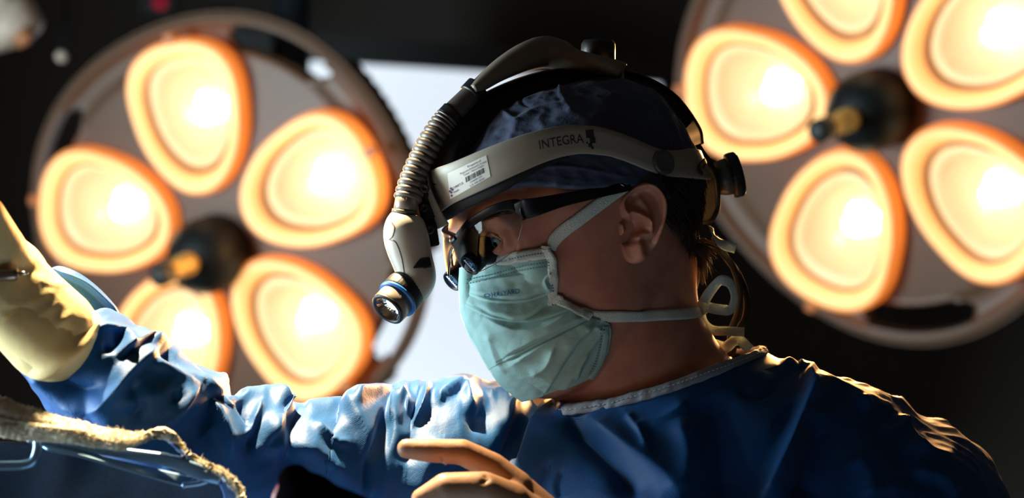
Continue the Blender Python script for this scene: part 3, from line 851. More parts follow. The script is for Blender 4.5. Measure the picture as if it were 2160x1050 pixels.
# ------------------------------------------------------------------ lettering laid on a surface
def text_mesh(txt, bold=False):
    c = bpy.data.curves.new('t', 'FONT'); c.body = txt; c.size = 1.0; c.resolution_u = 3
    if bold: c.offset = 0.012
    o = bpy.data.objects.new('t', c); COL.objects.link(o)
    dg = bpy.context.evaluated_depsgraph_get(); dg.update()
    me = o.evaluated_get(dg).to_mesh()
    v = np.array([x.co[:] for x in me.vertices]); f = [tuple(p.vertices) for p in me.polygons]
    bpy.data.objects.remove(o, do_unlink=True)
    return v, f
def lay_text(bvh, txt, p0, p1, height, off=0.5, bold=False, warp=None):
    """txt from pixel p0 to p1 along its base line, height pixels tall"""
    v, f = text_mesh(txt, bold)
    w = v[:, 0].max() - v[:, 0].min(); u_ = (v[:, 0] - v[:, 0].min()) / w; cap_h = 0.70
    p0, p1 = np.array(p0, float), np.array(p1, float); d = p1 - p0; n = np.array([d[1], -d[0]]) / np.hypot(*d)
    q = p0 + u_[:, None] * d + n * (v[:, 1:2] / cap_h * height)
    if warp is not None: q[:, 1] += warp(u_)
    return np.array([drape(bvh, x, y, off)[0] for x, y in q]), f
mb = MB(); mb.add(*lay_text(MBV, 'HALYARD', (1037, 627), (1097, 618), 10, 0.35, True))
t_ = np.linspace(0, 2 * math.pi, 24, endpoint=False)
ro = np.array([drape(MBV, 1027 + 6.5 * math.cos(a), 623 + 4.2 * math.sin(a), 0.35)[0] for a in t_]); ri = np.array([drape(MBV, 1027 + 4.2 * math.cos(a), 623 + 2.2 * math.sin(a), 0.35)[0] for a in t_])
mb.add(np.concatenate([ro, ri]), [(k, (k + 1) % 24, 24 + (k + 1) % 24, 24 + k) for k in range(24)])
mb.build('lettering', M_print, mask, smooth=False)

# ------------------------------------------------------------------ headlamp on its headband
M_beige = mat('beige headband plastic', (0.36, 0.33, 0.27), 0.42, bump=[('noise', 1200, 0.05)])
M_blackp = mat('black matt plastic', (0.010, 0.011, 0.013), 0.45)
M_pad = mat('black foam pad', (0.008, 0.009, 0.011), 0.9)
M_hose = mat('grey brown hose plastic', (0.125, 0.102, 0.086), 0.38)
M_house = mat('beige housing plastic darkened for shade', (0.20, 0.165, 0.13), 0.42)  # band's beige darkened for the weaker light on the crown
M_pivot = mat('dark green grey plastic', (0.075, 0.085, 0.08), 0.4)
M_lampb = mat('pale grey lamp body', (0.46, 0.43, 0.37), 0.4)
M_grey = mat('grey lamp barrel', (0.26, 0.22, 0.19), 0.35, metal=0.3)
M_blue = mat('blue anodised ring', (0.03, 0.17, 0.55), 0.3)
M_chrome = mat('bright reflector metal', (0.85, 0.85, 0.85), 0.12, metal=1.0)
M_led = mat('lit white diode', (1, 1, 1), 0.3, emit=(1.0, 1.0, 0.97), estr=3.0)
M_sticker = mat('white paper sticker', (0.74, 0.72, 0.66), 0.6)
M_ink = mat('dark violet ink', (0.06, 0.045, 0.12), 0.6)
M_dark = mat('dark grey print', (0.022, 0.024, 0.030), 0.6)
lampset = thing('surgical_headlamp', 'beige headband with crown strap, ribbed hose and headlamp worn over the cap', 'headlamp', HL(np.array([-5.0, 0, 60])))
UPPER = [(880, 372), (925, 352), (945, 346), (990, 327), (1030, 310), (1100, 284), (1160, 268), (1220, 261), (1280, 270), (1340, 292), (1385, 314), (1420, 318), (1460, 312), (1500, 322), (1540, 345), (1620, 372)]
LOWER = [(880, 476), (926, 449), (950, 432), (1030, 396), (1100, 363), (1150, 341), (1200, 326), (1250, 322), (1310, 335), (1370, 360), (1400, 371), (1450, 374), (1500, 378), (1530, 388), (1620, 404)]
NB = 240; ab = np.linspace(0, 2 * math.pi, NB, endpoint=False); hb = NB // 2 + 1
def ring_xy(a, off=0.0):
    c, s_ = np.cos(a), np.sin(a); k_ = 2 / 2.2
    x = np.where(c > 0, (109 + off) * np.abs(c) ** k_, -(103 + off) * np.abs(c) ** k_); y = (83.5 + off) * np.sign(s_) * np.abs(s_) ** k_
    return x, y
xr, yr = ring_xy(ab)
zz = np.linspace(130, -30, 200)
colsb = np.stack([np.repeat(xr[:, None], 200, 1), np.repeat(yr[:, None], 200, 1), np.repeat(zz[None], NB, 0)], -1)
def band_z(curve):
    r = column_solver(colsb[:hb], curve); ok = ~np.isnan(r)
    r = np.interp(np.arange(hb), np.where(ok)[0], r[ok])
    r = np.convolve(np.r_[r[3:0:-1], r, r[-2:-5:-1]], np.ones(7) / 7, 'valid')
    z = np.interp(r, np.arange(200), zz)
    return np.r_[z, z[1:-1][::-1]]
zu, zl = band_z(UPPER), band_z(LOWER)
def band_mesh(i0, i1, off_in, off_out, zu, zl, n=9, lip=0.8):
    idx = np.arange(i0, i1) % NB; t = np.linspace(0, 1, n)
    xo, yo = ring_xy(ab[idx], off_out); xi, yi = ring_xy(ab[idx], off_in)
    xe, ye = ring_xy(ab[idx], off_out - lip)
    rings = []
    for q in range(len(idx)):
        z = zl[idx[q]] + (zu[idx[q]] - zl[idx[q]]) * t
        bulge = 0
        o_ = np.stack([np.full(n, xo[q]), np.full(n, yo[q]), z], -1)
        o_[0, 0], o_[0, 1] = xe[q], ye[q]; o_[-1, 0], o_[-1, 1] = xe[q], ye[q]
        o_[1, 2] = z[0] + 0.8; o_[-2, 2] = z[-1] - 0.8
        i_ = np.stack([np.full(n, xi[q]), np.full(n, yi[q]), z], -1)[::-1]
        rings.append(np.concatenate([o_, i_]))
    return HL(np.array(rings))
R_ = band_mesh(0, NB, -1.6, 0.8, zu, zl)
v_, f_ = lofted(np.concatenate([R_, R_[:1]]), False)
band = mesh_obj('headband', v_, f_, M_beige, lampset); recalc(band)
BB = bvh_of((v_, f_))
# foam pad inside the front of the band, showing below it
padz = zl - 7.0 * np.clip(np.cos(ab) * 1.6 - 0.1, 0, 1)
R_ = band_mesh(-52, 53, -9.0, -1.5, zl + 14, padz)
mesh_obj('brow_pad', *lofted(R_), M_pad, lampset)
# rear part: pivot, strap, tightening knob, occipital pad
def disc_on(bvh, px, py, r, off0, off1, name, m, bevel=1.0):
    P, N = drape(bvh, px, py, 0); t = np.cross(N, UP); t /= np.linalg.norm(t); b = np.cross(N, t); a = np.linspace(0, 2 * math.pi, 40, endpoint=False)
    prof = [(r, off0), (r, off1 - bevel), (r - bevel, off1), (r - bevel - 1.5, off1 - 0.3), (r * 0.3, off1 - 0.5)]
    return mesh_obj(name, *lofted(np.array([P + (np.cos(a)[:, None] * t * q + np.sin(a)[:, None] * b * q + N * z) * MM for q, z in prof])), m, lampset)
disc_on(BB, 1398, 343, 9.4, -2, 3.2, 'pivot_disc', M_pivot)
kc = HL(np.array([-112.0, 2, 25])); q = to_px(kc)
kP = W(1536, 372, q[2]); kax = -HF * 0.93 + HLft * 0.30 - HU * 0.12; kax /= np.linalg.norm(kax)
kt = np.cross(kax, HU); kt /= np.linalg.norm(kt); kb = np.cross(kax, kt)
def turned(P, axis, t, b, prof, m=48, lobes=None):
    a = np.linspace(0, 2 * math.pi, m, endpoint=False); out = []
    for r, z in prof:
        rr = r * (1 + (lobes[1] * np.sin(a * lobes[0]) if lobes and r > 0.9 * max(p[0] for p in prof) else 0))
        out.append(P + (np.cos(a)[:, None] * t * rr[:, None] if hasattr(rr, 'shape') else np.cos(a)[:, None] * t * rr) * MM + (np.sin(a) * rr)[:, None] * b * MM + axis * z * MM)
    return lofted(np.array(out))
mesh_obj('knob_boss', *turned(kP, kax, kt, kb, [(8, -12), (12, -10), (14, -4), (14.5, 1), (12, 2)]), M_pivot, lampset)
mesh_obj('tightening_knob', *turned(kP, kax, kt, kb, [(12, 0), (17, 1), (17.5, 3), (17.5, 8), (15.5, 10), (4, 10.5)], 72, (24, 0.015)), M_blackp, lampset)
mb = MB()
mb.add(*ribbon(np.array([drape(BB, x, y, 0.9)[0] for x, y in ((1486, 340), (1500, 346), (1516, 352))]), np.array([drape(BB, x, y, 0)[1] for x, y in ((1486, 340), (1500, 346), (1516, 352))]), 5.5, 0.5, 20))
mb.build('rear_slot', M_blackp, lampset)
rp = np.array([HL(np.array(p, float)) for p in ((-103, 0, 38), (-106, 0, 15), (-101, 0, -8), (-94, 0, -18))])
mesh_obj('occipital_pad', *ribbon(rp, np.array([-HF] * 4), [40, 46, 40, 26], 6, 40, m=9), M_pad, lampset)
# crown strap and rear crown strap
CR = [(111, 0, 66), (110, 0, 82), (101, 0, 101), (84, 0, 116), (58, 0, 126), (26, 0, 131), (-8, 0, 130), (-42, 0, 122), (-76, 0, 107), (-102, 0, 82), (-112, 0, 52), (-110, 0, 38)]
cr_n = []
for i, p in enumerate(CR): n_ = HF * p[0] / 110 + HU * (p[2] - 45) / 85; cr_n.append(n_ / np.linalg.norm(n_))
mesh_obj('crown_strap', *ribbon(HL(np.array(CR, float)), np.array(cr_n), [46, 44, 42, 40, 38, 36, 34, 32, 30, 28, 28, 28], 3.0, 120, m=9), M_blackp, lampset)
mesh_obj('crown_pad', *ribbon(HL(np.array(CR[1:11], float)) - np.array(cr_n[1:11]) * 0.0215, np.array(cr_n[1:11]), [66, 60, 54, 50, 46, 44, 42, 40, 38, 34], 21.5, 90, m=9), M_pad, lampset)
mesh_obj('front_post', *ribbon(HL(np.array([(111.5, 0, 50), (112.5, 0, 66), (111.5, 0, 82), (106, 0, 96)], float)), np.array(cr_n[:4]), [58, 50, 42, 38], 3.6, 40, m=9), M_beige, lampset)
# housing on the crown
dC = to_px(HL(np.array([15.0, 0, 135])))[2]; dF = to_px(HL(np.array([112.0, 0, 90])))[2]
hp = [(994, 190, 9, 0.55), (1010, 180, 15, 0.6), (1045, 154, 21, 0.75), (1078, 134, 26, 0.85), (1110, 119, 30, 0.95), (1145, 110, 32.5, 1.0), (1178, 115, 29, 1.0), (1208, 127, 22, 1.0), (1250, 136, 18, 1.05), (1290, 147, 18, 1.05), (1306, 152, 18, 1.0), (1312, 155, 15, 0.95)]
cp = np.array([W(x, y, dF + (dC - dF) * min(1, (x - 990) / 160)) for x, y, r, w in hp]); cp = catmull(cp, 70)
rv = catmull(np.array([(r * 0.36, 13.5 * w) for x, y, r, w in hp]), 70)
T_ = np.gradient(cp, axis=0); T_ /= np.linalg.norm(T_, axis=1)[:, None]
rings = []
for i in range(70):
    side = HLft - T_[i] * (HLft @ T_[i]); side /= np.linalg.norm(side); nn_ = np.cross(side, T_[i]); nn_ = nn_ if nn_ @ UP > 0 else -nn_
    a = np.linspace(0, 2 * math.pi, 40, endpoint=False); sq = lambda x: np.sign(x) * np.abs(x) ** 0.7
    rings.append(cp[i] + (sq(np.cos(a))[:, None] * side * rv[i, 1] + sq(np.sin(a))[:, None] * nn_ * rv[i, 0]) * MM)
mesh_obj('crown_housing', *lofted(np.array(rings)), M_house, lampset)
kc2 = W(1262, 104, dC + 22)
mesh_obj('crown_knob', *turned(kc2, UP, RIGHT, FWD, [(13, -10), (13, 4), (11, 7), (4, 8)], 40, (18, 0.02)), M_blackp, lampset)
mesh_obj('rear_clip', *tube(catmull([W(1300, 132, dC - 4), W(1309, 140, dC - 4), W(1312, 155, dC - 4), W(1314, 178, dC - 4)], 20), 0.0015, 10), M_beige, lampset)
# hose: plain sleeve, dark collars, ribbed hose down to the lamp
hd = dF + 8
def P3(pts): return np.array([W(x, y, d) for x, y, d in pts])
sl = catmull(P3([(1008, 184, hd), (985, 208, hd - 4), (962, 231, hd - 8), (944, 250, hd - 10)]), 30)
mesh_obj('hose_sleeve', *tube(sl, np.linspace(7.6, 8.6, 30) * MM, 24), M_hose, lampset)
for a_, b_ in ((0, 7), (22, 29)):
    mesh_obj('hose_collar', *tube(sl[a_:b_ + 1], 9.3 * MM, 24), M_blackp, lampset)
hc = catmull(P3([(946, 248, hd - 10), (930, 268, hd - 12), (908, 302, hd - 16), (887, 343, hd - 20), (870, 384, hd - 24), (859, 424, hd - 28)]), 260)
ph = np.linspace(0, 15.0, 260)
rib = np.abs(np.sin(ph * math.pi)) ** 0.7
mesh_obj('ribbed_hose', *tube(hc, (7.9 + np.linspace(0, 1.0, 260) + 1.9 * rib) * MM, 28), M_hose, lampset)
ld = hd - 30
mesh_obj('lamp_collar', *tube(P3([(860, 416, ld + 2), (857, 430, ld), (854, 448, ld)]), np.array([9.0, 8.7, 8.6]) * MM, 28), M_grey, lampset)
mesh_obj('lamp_collar_ring', *tube(P3([(854, 443, ld), (853, 450, ld)]), 9.4 * MM, 28), M_hose, lampset)
bodyc = catmull(P3([(853, 447, ld), (852, 456, ld), (853, 472, ld), (856, 496, ld), (862, 522, ld), (870, 550, ld - 1), (877, 573, ld - 2), (878, 588, ld - 3), (870, 603, ld - 5), (860, 612, ld - 7)]), 90)
bodyr = catmull(np.array([6.0, 11.5, 14.8, 16.4, 16.2, 15.0, 14.4, 14.2, 13.8, 13.4]).reshape(-1, 1), 90)[:, 0]
lb = mesh_obj('lamp_body', *tube(bodyc, bodyr * MM, 40), M_lampb, lampset)
LBV = bvh_of(mesh_vf(lb))
for poly in ([(822, 505), (835, 512), (846, 540), (852, 572), (856, 582)], [(826, 468), (832, 480), (828, 498), (820, 505)]):
    mesh_obj('seam', *draped_ribbon(LBV, poly, 0.9, 0.15, 0.15, 40), M_hose, lb)
mesh_obj('side_notch', *draped_ribbon(LBV, [(872, 565), (890, 556), (908, 553)], [1, 2, 3, 4, 5, 6, 7, 8, 8, 8, 8, 8, 8, 8], 0.2, 0.2, 40), M_blackp, lb)
nax = -RIGHT * 0.68 * 0.83 - UP * 0.73 * 0.83 - FWD * 0.56; nax /= np.linalg.norm(nax)
nt_ = np.cross(nax, FWD); nt_ /= np.linalg.norm(nt_); nb_ = np.cross(nax, nt_)
NP = W(855, 613, ld - 6)
mesh_obj('focus_ring', *turned(NP, nax, nt_, nb_, [(12, -4), (15.2, -3), (15.8, 0), (15.8, 7.5), (15.2, 8.5), (12, 8.6)], 96, (36, 0.008)), M_blackp, lampset)
mesh_obj('blue_ring', *turned(NP, nax, nt_, nb_, [(13, 8.4), (15.6, 8.5), (15.9, 9.4), (15.6, 10.6), (13, 10.7)]), M_blue, lampset)
a = np.linspace(0, 2 * math.pi, 48, endpoint=False)
def rings_at(prof): return np.array([NP + (np.cos(a)[:, None] * nt_ * r + np.sin(a)[:, None] * nb_ * r + nax * z) * MM for r, z in prof])
mesh_obj('lamp_barrel', *lofted(rings_at([(12.5, 10.5), (13.6, 10.6), (13.6, 20), (13.0, 21)]), False), M_grey, lampset)
rimo = mesh_obj('lens_rim', *lofted(rings_at([(12.8, 20), (13.4, 20.4), (13.4, 22), (12.2, 23), (10.6, 22.4), (10.4, 18)]), False), M_blackp, lampset)
vv, ff = lofted(rings_at([(10.5, 21.0), (8, 16), (4.5, 13.5), (3, 13)]), False)
ao = np.tile(np.arange(48), 4); vv = vv + np.outer((ao % 4 < 2) * 0.7 * MM, nax)
mesh_obj('lens_reflector', vv, ff, M_chrome, rimo, smooth=False)
mesh_obj('diode', *lofted(rings_at([(6.0, 15.0), (5.4, 16.0), (2.0, 16.6), (0.3, 16.7)])), M_led, rimo)
# brackets between band and lamp
br = lampset
def block(p0, p1, half_h, half_d, name, m):
    p0, p1 = np.array(p0), np.array(p1); ax_ = p1 - p0; L_ = np.linalg.norm(ax_); ax_ /= L_
    up_ = UP - ax_ * (UP @ ax_); up_ /= np.linalg.norm(up_); dp = np.cross(ax_, up_)
    sect = [(-1, -0.8), (-0.8, -1), (0.8, -1), (1, -0.8), (1, 0.8), (0.8, 1), (-0.8, 1), (-1, 0.8)]
    R = np.array([[p0 + ax_ * L_ * t + (up_ * s_ * half_h * k + dp * q * half_d * k) * MM for s_, q in sect] for t, k in ((0, 0.85), (0.04, 1), (0.96, 1), (1, 0.85))])
    return mesh_obj(name, *lofted(R), m, br, smooth=False)
block(W(945, 402, dF + 4), W(916, 404, dF - 4), 9.5, 8, 'band_bracket', M_grey)
block(W(920, 398, dF - 4), W(888, 398, ld + 6), 6.5, 6, 'bracket_arm', M_pad)
block(W(893, 392, ld + 8), W(900, 462, ld + 8), 6.5, 3.2, 'bracket_plate', M_pad)
block(W(897, 450, ld + 9), W(908, 520, ld + 10), 6.5, 3.2, 'bracket_plate', M_pad)
block(W(879, 432, ld + 2), W(888, 482, ld + 2), 1.2, 2.0, 'painted_lit_edge', mat('painted copper light', (0.55, 0.30, 0.13), 0.3, metal=0.8))  # copper-coloured strip painting warm light along the bracket edge
for (x, y) in ((896, 397), (894, 438), (906, 484)):
    sc = W(x, y, ld + (3 if y > 410 else -3))
    mesh_obj('screw', *turned(sc, -FWD, RIGHT, UP, [(3.4, -3), (3.4, 1.2), (2.8, 1.8), (1.4, 1.8), (1.2, 0.8)], 24), M_blackp, br)
# printing on the band
mb = MB(); mb.add(*lay_text(BB, 'INTEGRA', (1139, 315), (1232, 301), 19, 0.25, False, lambda u: -2.0 * np.sin(u * math.pi)))
def sq_patch(bvh, cx, cy, s, rot, off=0.25):
    c_, s_ = math.cos(rot), math.sin(rot); n = 4
    g = [(cx + (c_ * x - s_ * y) * s / 2, cy + (s_ * x + c_ * y) * s / 2) for y in np.linspace(-1, 1, n) for x in np.linspace(-1, 1, n)]
    return np.array([drape(bvh, x, y, off)[0] for x, y in g]), [q[::-1] for q in grid_faces(n, n)]
for x, y, s in ((1244, 282, 17), (1250, 296, 12), (1245, 306, 8), (1249.5, 312, 5), (1238, 301, 3.5)): mb.add(*sq_patch(BB, x, y, s, -0.12))
mb.build('lettering', M_dark, band, smooth=False)
# property sticker with bar code
c0, c1, c2, c3 = [np.array(p, float) for p in ((944, 366), (1026, 327), (1035, 372), (950, 420))]
S2 = lambda u, w: tuple((1 - w) * ((1 - u) * c0 + u * c1) + w * ((1 - u) * c3 + u * c2))
g = [drape(BB, *S2(u, w), 0.25)[0] for w in np.linspace(0, 1, 8) for u in np.linspace(0, 1, 16)]
st = mesh_obj('sticker', g, [q[::-1] for q in grid_faces(8, 16)], M_sticker, lampset)
mb = MB()
for txt, u0, u1, w, h in (('Property of', 0.52, 0.86, 0.16, 4.6), ('Physicians Ambulatory Surgery', 0.32, 0.98, 0.29, 4.2), ('Center - Alamo Heights', 0.40, 0.90, 0.41, 4.2),
                          ('CH6091304', 0.52, 0.82, 0.83, 4.4), ('210-949-8000', 0.50, 0.86, 0.97, 4.4), ('CHRISTUS', 0.10, 0.36, 0.70, 5.0), ('Health', 0.11, 0.24, 0.86, 4.4)):
    mb.add(*lay_text(BB, txt, S2(u0, w), S2(u1, w), h, 0.4))
for k, (uu, ww) in enumerate(((0.05, 0.62), (0.02, 0.70), (0.08, 0.70), (0.05, 0.78), (0.05, 0.90))): mb.add(*sq_patch(BB, *S2(uu, ww), 4.2, 0.7 if k < 4 else 0.2, 0.4))
mb.build('sticker_print', M_ink, st, smooth=False)
mb = MB(); uu = 0.42
while uu < 0.88:
    wd = random.choice((0.008, 0.012, 0.020))
    q4 = [S2(uu, 0.48), S2(uu + wd, 0.48), S2(uu + wd, 0.70), S2(uu, 0.70)]
    mb.add(np.array([drape(BB, x, y, 0.4)[0] for x, y in q4]), [(3, 2, 1, 0)]); uu += wd + random.choice((0.008, 0.012, 0.016))
mb.build('bar_code', M_dark, st, smooth=False)
# power leads hanging behind the neck
for k, pts in enumerate(([(1508, 500, 20), (1520, 528, 10), (1546, 562, 4), (1560, 610, 0), (1556, 660, 0), (1542, 700, 2), (1540, 750, 8)],
                         [(1512, 505, 24), (1530, 540, 16), (1558, 580, 10), (1575, 630, 6), (1572, 670, 6), (1556, 700, 6), (1544, 748, 14)])):
    mesh_obj('power_lead', *tube(catmull(P3(pts), 80), 0.0026, 12), M_pad, lampset)

# ------------------------------------------------------------------ loupes
loupes = thing('magnifying_loupes', 'black-framed magnifying loupes with two telescopes worn over the eyes', 'magnifying glasses', HL(np.array([100.0, 0, 25])))
M_frame = mat('black spectacle frame', (0.005, 0.005, 0.007), 0.42, spec=0.2)
def on_y(px, py, y):
    a_ = to_HL(W(px, py, -200))[1]; b_ = to_HL(W(px, py, 200))[1]
    return W(px, py, -200 + 400 * (y - a_) / (b_ - a_))
BR = [(958, 513, -2), (970, 494, 9), (988, 474, 20), (1012, 457, 31), (1045, 440, 44), (1076, 433, 54), (1094, 438, 59), (1106, 462, 62)]
def lifted(p, off):
    a_ = on_y(*p)
    if p[0] < 975: return a_
    b_ = drape(FM, p[0], p[1], 0)[0] - FWD * off * MM
    return a_ if (a_ - CAM) @ FWD < (b_ - CAM) @ FWD else b_
bp = np.array([lifted(p, 4.0) for p in BR])
def flat_tube(P, ra, rb, n, up_ref):
    P = catmull(P, n); ra = catmull(np.array(ra, float).reshape(-1, 1), n)[:, 0]; rb = catmull(np.array(rb, float).reshape(-1, 1), n)[:, 0]
    T = np.gradient(P, axis=0); T /= np.linalg.norm(T, axis=1)[:, None]; a = np.linspace(0, 2 * math.pi, 20, endpoint=False); out = []
    for i in range(n):
        u_ = up_ref - T[i] * (up_ref @ T[i]); u_ /= np.linalg.norm(u_); s_ = np.cross(T[i], u_)
        sq = lambda x: np.sign(x) * np.abs(x) ** 0.6
        out.append(P[i] + (sq(np.cos(a))[:, None] * u_ * ra[i] + sq(np.sin(a))[:, None] * s_ * rb[i]) * MM)
    return lofted(np.array(out))
def mirror_vf(vf):
    q = to_HL(vf[0]) * np.array([1, -1, 1]); return HL(q), [t[::-1] for t in vf[1]]
def pair(name, vf, m):
    mesh_obj(name, *vf, m, loupes); return mesh_obj(name, *mirror_vf(vf), m, loupes)
pair('brow_bar', flat_tube(bp, [2.2, 2.8, 3.2, 3.2, 3.4, 4.2, 5.0, 2.0], [1.8, 1.9, 2.0, 2.0, 2.0, 1.9, 1.9, 1.4], 70, HU), M_frame)
tp = np.array([lifted(p, 3.0) for p in ((1080, 436, 55), (1104, 440, 63), (1130, 436, 69), (1190, 421, 74), (1260, 407, 77), (1328, 393, 78))])
pair('temple_arm', flat_tube(tp, [2.0, 7.0, 6.6, 4.8, 3.8, 3.2], [1.5, 1.8, 1.6, 1.5, 1.4, 1.4], 60, HU), M_frame)
M_lens = bpy.data.materials.new('clear spectacle lens'); M_lens.use_nodes = True
nt = M_lens.node_tree; nt.nodes.remove(nt.nodes['Principled BSDF'])
tr = nt.nodes.new('ShaderNodeBsdfTransparent'); tr.inputs[0].default_value = (0.90, 0.92, 0.92, 1)
gl = nt.nodes.new('ShaderNodeBsdfGlossy'); gl.inputs['Roughness'].default_value = 0.03
fr = nt.nodes.new('ShaderNodeFresnel'); fr.inputs['IOR'].default_value = 1.25
mx_ = nt.nodes.new('ShaderNodeMixShader')
nt.links.new(fr.outputs[0], mx_.inputs[0]); nt.links.new(tr.outputs[0], mx_.inputs[1]); nt.links.new(gl.outputs[0], mx_.inputs[2])
nt.links.new(mx_.outputs[0], nt.nodes['Material Output'].inputs['Surface'])
LO = [(958, 515, -2), (966, 545, 8), (980, 566, 18), (1004, 574, 29), (1034, 562, 41), (1066, 542, 50), (1088, 520, 56), (1104, 468, 62)]
lt = catmull(bp, 40); ll = catmull(np.array([lifted(p, 3.0) for p in LO]), 40)
tt_ = np.linspace(0, 1, 14)[:, None, None]
G = lt[None] * (1 - tt_) + ll[None] * tt_ + HF * (np.sin(tt_ * math.pi) * 0.0015)
pair('lens', (G.reshape(-1, 3), grid_faces(14, 40)), M_lens)
G2 = []  # black plate added to paint the shaded eye socket and far telescope
for c_i in range(1, 19):
    r0 = 0.4 + max(0, c_i - 11) * 0.55; r1 = 12.6 - max(0, c_i - 14) * 0.35
    G2.append([G[int(r_)][c_i] * (1 - r_ % 1) + G[min(13, int(r_) + 1)][c_i] * (r_ % 1) + HF * 0.0012 for r_ in np.linspace(r0, max(r0 + 0.3, r1), 9)])
pair('shade_plate', (np.array(G2).reshape(-1, 3), grid_faces(18, 9)), M_frame)
pair('lens_edge', tube(ll, 0.00028, 8), mat('thin lens edge', (0.25, 0.2, 0.16), 0.2))
mesh_obj('bridge', *tube(catmull(np.array([on_y(964, 502, 5), on_y(957, 508, 0), HL(np.array(to_HL(on_y(964, 502, 5)) * np.array([1, -1, 1])))]), 20), 0.0026, 14), M_frame, loupes)
tax = -RIGHT * 0.62 - UP * 0.56 - FWD * 0.50; tax /= np.linalg.norm(tax)
tt1 = np.cross(tax, FWD); tt1 /= np.linalg.norm(tt1); tb1 = np.cross(tax, tt1)
M_objective = mat('dark coated objective glass', (0.02, 0.04, 0.10), 0.06, metal=0.0, coat=1.0, spec=1.0)
M_glint = mat('painted objective glint', (0.85, 0.88, 0.9), 0.4, metal=0.3)  # pale colour painting the jagged reflection on each objective
for (x, y, yy) in ((990, 560, 27), (953, 594, -30)):
    c_ = on_y(x, y, yy)
    tb = mesh_obj('telescope', *turned(c_, tax, tt1, tb1, [(9.0, -26), (11, -25), (11, -17), (8.0, -12), (8.2, -10), (8.5, -1), (8.2, 0.3), (7.4, 0.3), (7.2, -1.6)], 48), M_frame, loupes)
    mesh_obj('objective', *turned(c_, tax, tt1, tb1, [(7.25, -1.8), (5.5, -0.9), (3, -0.3), (0.4, 0)], 48), M_objective, tb)
    a = np.linspace(-1.0, 1.0, 15); jag = np.where(np.arange(15) % 2 == 0, 1.2, 3.0)
    i_ = np.array([c_ + (tt1 * x_ * 6.0 + tb1 * (-0.8) + tax * 0.25) * MM for x_ in a]); o_ = np.array([c_ + (tt1 * x_ * 5.6 + tb1 * (-0.8 + j_) + tax * 0.35) * MM for x_, j_ in zip(a, jag)])
    mesh_obj('painted_glint', np.concatenate([i_, o_]), [(k, k + 1, 15 + k + 1, 15 + k) for k in range(14)], M_glint, tb, smooth=False)

# ------------------------------------------------------------------ surgical gown
M_gown = mat('blue woven gown fabric', (0.001, 0.066, 0.235), 0.55, bump=[('DIAGONAL', 420, 0.09), ('X', 560, 0.08), ('noise', 420, 0.2)], vary=0.10, vscale=40, spec=0.3, sheen=0.11, sheen_tint=(1.0, 0.96, 0.88))
M_trim = mat('pale blue neck binding', (0.30, 0.37, 0.46), 0.8, bump=[('noise', 500, 0.4), ('noise', 150, 0.4)])
M_thread = mat('white stitching thread', (0.62, 0.64, 0.66), 0.8)
L0 = [(1188, 850, -38), (1262, 845, -60), (1345, 826, -72), (1430, 800, -74), (1508, 770, -62), (1568, 748, -36), (1602, 735, 0), (1590, 735, 40), (1520, 745, 75), (1400, 770, 95), (1280, 800, 75), (1200, 830, 20)]
L1 = [(1180, 878, -44), (1262, 872, -66), (1348, 852, -79), (1435, 826, -81), (1515, 795, -69), (1580, 768, -40), (1622, 748, 0), (1606, 745, 46), (1530, 755, 84), (1400, 780, 104), (1266, 812, 84), (1180, 845, 24)]
L2 = [(1150, 915, -50), (1245, 930, -82), (1360, 925, -100), (1470, 900, -100), (1575, 850, -85), (1650, 806, -52), (1690, 776, 0), (1670, 775, 60), (1560, 780, 110), (1400, 800, 125), (1230, 830, 105), (1135, 862, 30)]
L3 = [(1115, 985, -50), (1230, 1010, -98), (1380, 1020, -120), (1540, 1000, -118), (1690, 950, -105), (1800, 880, -72), (1850, 826, 0), (1800, 826, 80), (1640, 840, 135), (1400, 860, 150), (1170, 890, 130), (1060, 920, 50)]
L4 = [(1085, 1090, -40), (1215, 1150, -108), (1385, 1180, -132), (1570, 1170, -130), (1790, 1080, -118), (1950, 975, -84), (2008, 918, 0), (1950, 915, 90), (1720, 960, 150), (1400, 1010, 170), (1130, 1040, 150), (1040, 1030, 60)]
L5 = [(1070, 1240, -30), (1210, 1320, -112), (1390, 1360, -138), (1600, 1350, -136), (1860, 1230, -126), (2030, 1080, -90), (2098, 1004, 0), (2040, 1010, 95), (1760, 1140, 160), (1400, 1230, 180), (1120, 1240, 160), (1030, 1190, 70)]
L6 = [(1090, 1500, -20), (1230, 1540, -112), (1400, 1560, -140), (1620, 1560, -138), (1860, 1480, -130), (2030, 1300, -95), (2150, 1110, 0), (2050, 1220, 95), (1780, 1420, 165), (1400, 1500, 185), (1130, 1500, 165), (1060, 1480, 70)]
LOOPS = np.array([[W(*p) for p in L] for L in (L0, L1, L2, L3, L4, L5, L6)])
LOOPS = np.concatenate([LOOPS, LOOPS[6:7] - np.array([0, 0, 0.07])])
